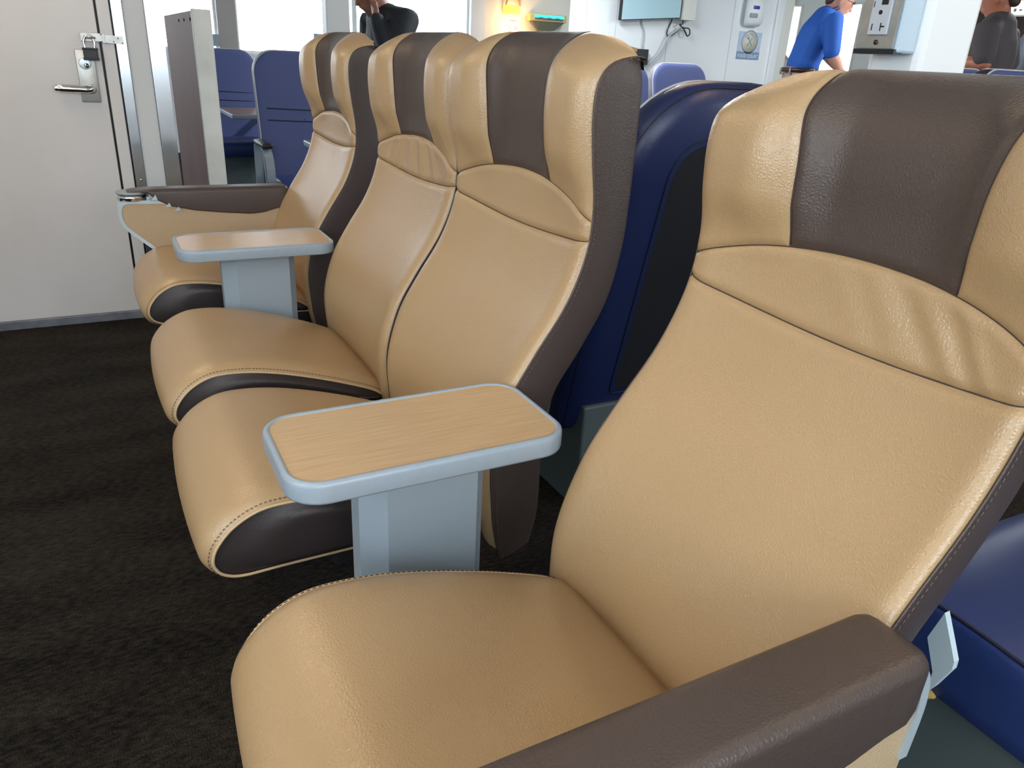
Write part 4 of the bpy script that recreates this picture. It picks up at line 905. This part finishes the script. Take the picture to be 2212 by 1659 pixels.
# person in the charcoal t-shirt at the right edge
p3 = CAM + (FV + RV * (2122 - 1106) / F_PX - UV * (183 - 829.5) / F_PX) * 4.9
d3 = np.array([-0.75, -0.20]); d3 = d3 / np.linalg.norm(d3); rz3 = math.atan2(d3[0], -d3[1]); z3 = p3[2] - DZ
person('person in a charcoal t-shirt with forearm held forward beside the white pillar', (p3[0], p3[1]), rz3, dict(
    pelvis=(0, .02, z3 - .03), chest=(0, .0, z3 + .25), neck=(0, .0, z3 + .40), head=(0, -.035, z3 + .505), look=(0.1, -1, -.3),
    knee=(-.10, -.03, .50), ankle=(-.11, .02, .09), knee_l=(.10, -.03, .50), ankle_l=(.11, .02, .09),
    sh=(-.19, .0, z3 + .30), el=(-.23, .06, z3 + .10), wr=(-.10, -.22, z3 + .12), sh_l=(.19, .0, z3 + .30), el_l=(.245, .055, z3 + .115), wr_l=(.15, -.24, z3 + .125),
    skin=SKIND, hair=HAIRB, top=TEE, pants=COAT, sleeve=0.80, hem=.16, k=1.02, hd=(0.1, -1, .05)))
# dark clothed person behind, mostly cut off
p4 = CAM + (FV + RV * (2212 - 1106) / F_PX - UV * (165 - 829.5) / F_PX) * 6.2; z4 = p4[2] - DZ
t, q = person('person in black clothes with a red patch at the far right edge', (p4[0], p4[1]), math.radians(115), dict(
    pelvis=(0, 0, z4 - .08), chest=(0, 0, z4 + .22), neck=(0, -.02, z4 + .36), head=(0, -.05, z4 + .46), look=(0.2, -1, -.2),
    knee=(-.10, -.03, .50), ankle=(-.11, .02, .09), knee_l=(.10, -.03, .50), ankle_l=(.11, .02, .09),
    sh=(-.19, 0, z4 + .27), el=(-.23, .03, z4 - .02), wr=(-.18, -.20, z4 - .06), sh_l=(.19, 0, z4 + .27), el_l=(.23, .03, z4 - .02), wr_l=(.18, -.20, z4 - .06),
    skin=SKIND, hair=HAIRK, top=COAT, pants=COAT, long=True, hem=.15))
MB().box(.225, .262, -.03, .05, z4 + .10 + DZ, z4 + .17 + DZ, .003).build('red_patch', RED, t, smooth=False)
# person in the dark jacket in front of the far windows, head bowed into the hand
p1_ = CAM + (FV + RV * (838 - 1106) / F_PX - UV * (128 - 829.5) / F_PX) * 4.8; z1 = p1_[2] - DZ
d1 = np.array([0.20, -0.98]); rz1 = math.atan2(d1[0], -d1[1])
t, q = person('person in a dark jacket with head bowed into a raised hand before the bright windows', (p1_[0], p1_[1]), rz1, dict(
    pelvis=(0, .05, z1 - .22), chest=(0, .02, z1 + .12), neck=(0, -.04, z1 + .29), head=(0, -.115, z1 + .375), look=(-.1, -1, -.5),
    knee=(-.10, -.03, .45), ankle=(-.11, .02, .09), knee_l=(.10, -.03, .45), ankle_l=(.11, .02, .09),
    sh=(-.20, .01, z1 + .22), el=(-.24, .0, z1 - .06), wr=(-.20, -.14, z1 - .22), sh_l=(.20, .01, z1 + .22), el_l=(.215, -.10, z1 + .02), wr_l=(.135, -.155, z1 + .225),
    skin=mat('brown_skin', (0.26, 0.115, 0.075), 0.5), hair=HAIRK, top=COAT, pants=COAT, long=True, hem=.12, k=1.12, hd=(-.28, -.05, 1)))
hc, fw, upv, sdv = q['hc'], q['fw'], q['upv'], q['sdv']
MB().tube(catmull([hc + sdv * .082 - upv * .02 + fw * .03, hc + sdv * .088 - upv * .06 + fw * .05, hc + sdv * .08 - upv * .12 + fw * .07, hc + sdv * .07 - upv * .135 + fw * .10], 4), .006, 6).build('white_strap', PAPER, t)
# elderly head just above the nearest seat, far back
p5 = CAM + (FV + RV * (1691 - 1106) / F_PX - UV * (146 - 829.5) / F_PX) * 8.3; z5 = p5[2] - DZ
person('grey haired person far back beside the white door trim', (p5[0], p5[1]), math.radians(250), dict(
    pelvis=(0, .05, z5 - .62), chest=(0, 0, z5 - .30), neck=(0, -.02, z5 - .13), head=(0, -.04, z5), look=(0, -1, -.2),
    knee=(-.10, -.40, .46), ankle=(-.11, -.42, .09), knee_l=(.10, -.40, .46), ankle_l=(.11, -.42, .09),
    sh=(-.18, 0, z5 - .22), el=(-.21, .03, z5 - .48), wr=(-.12, -.22, z5 - .52), sh_l=(.18, 0, z5 - .22), el_l=(.21, .03, z5 - .48), wr_l=(.12, -.22, z5 - .52),
    skin=SKIN, hair=HAIRW, top=WHITE, pants=KHAKI, long=True))
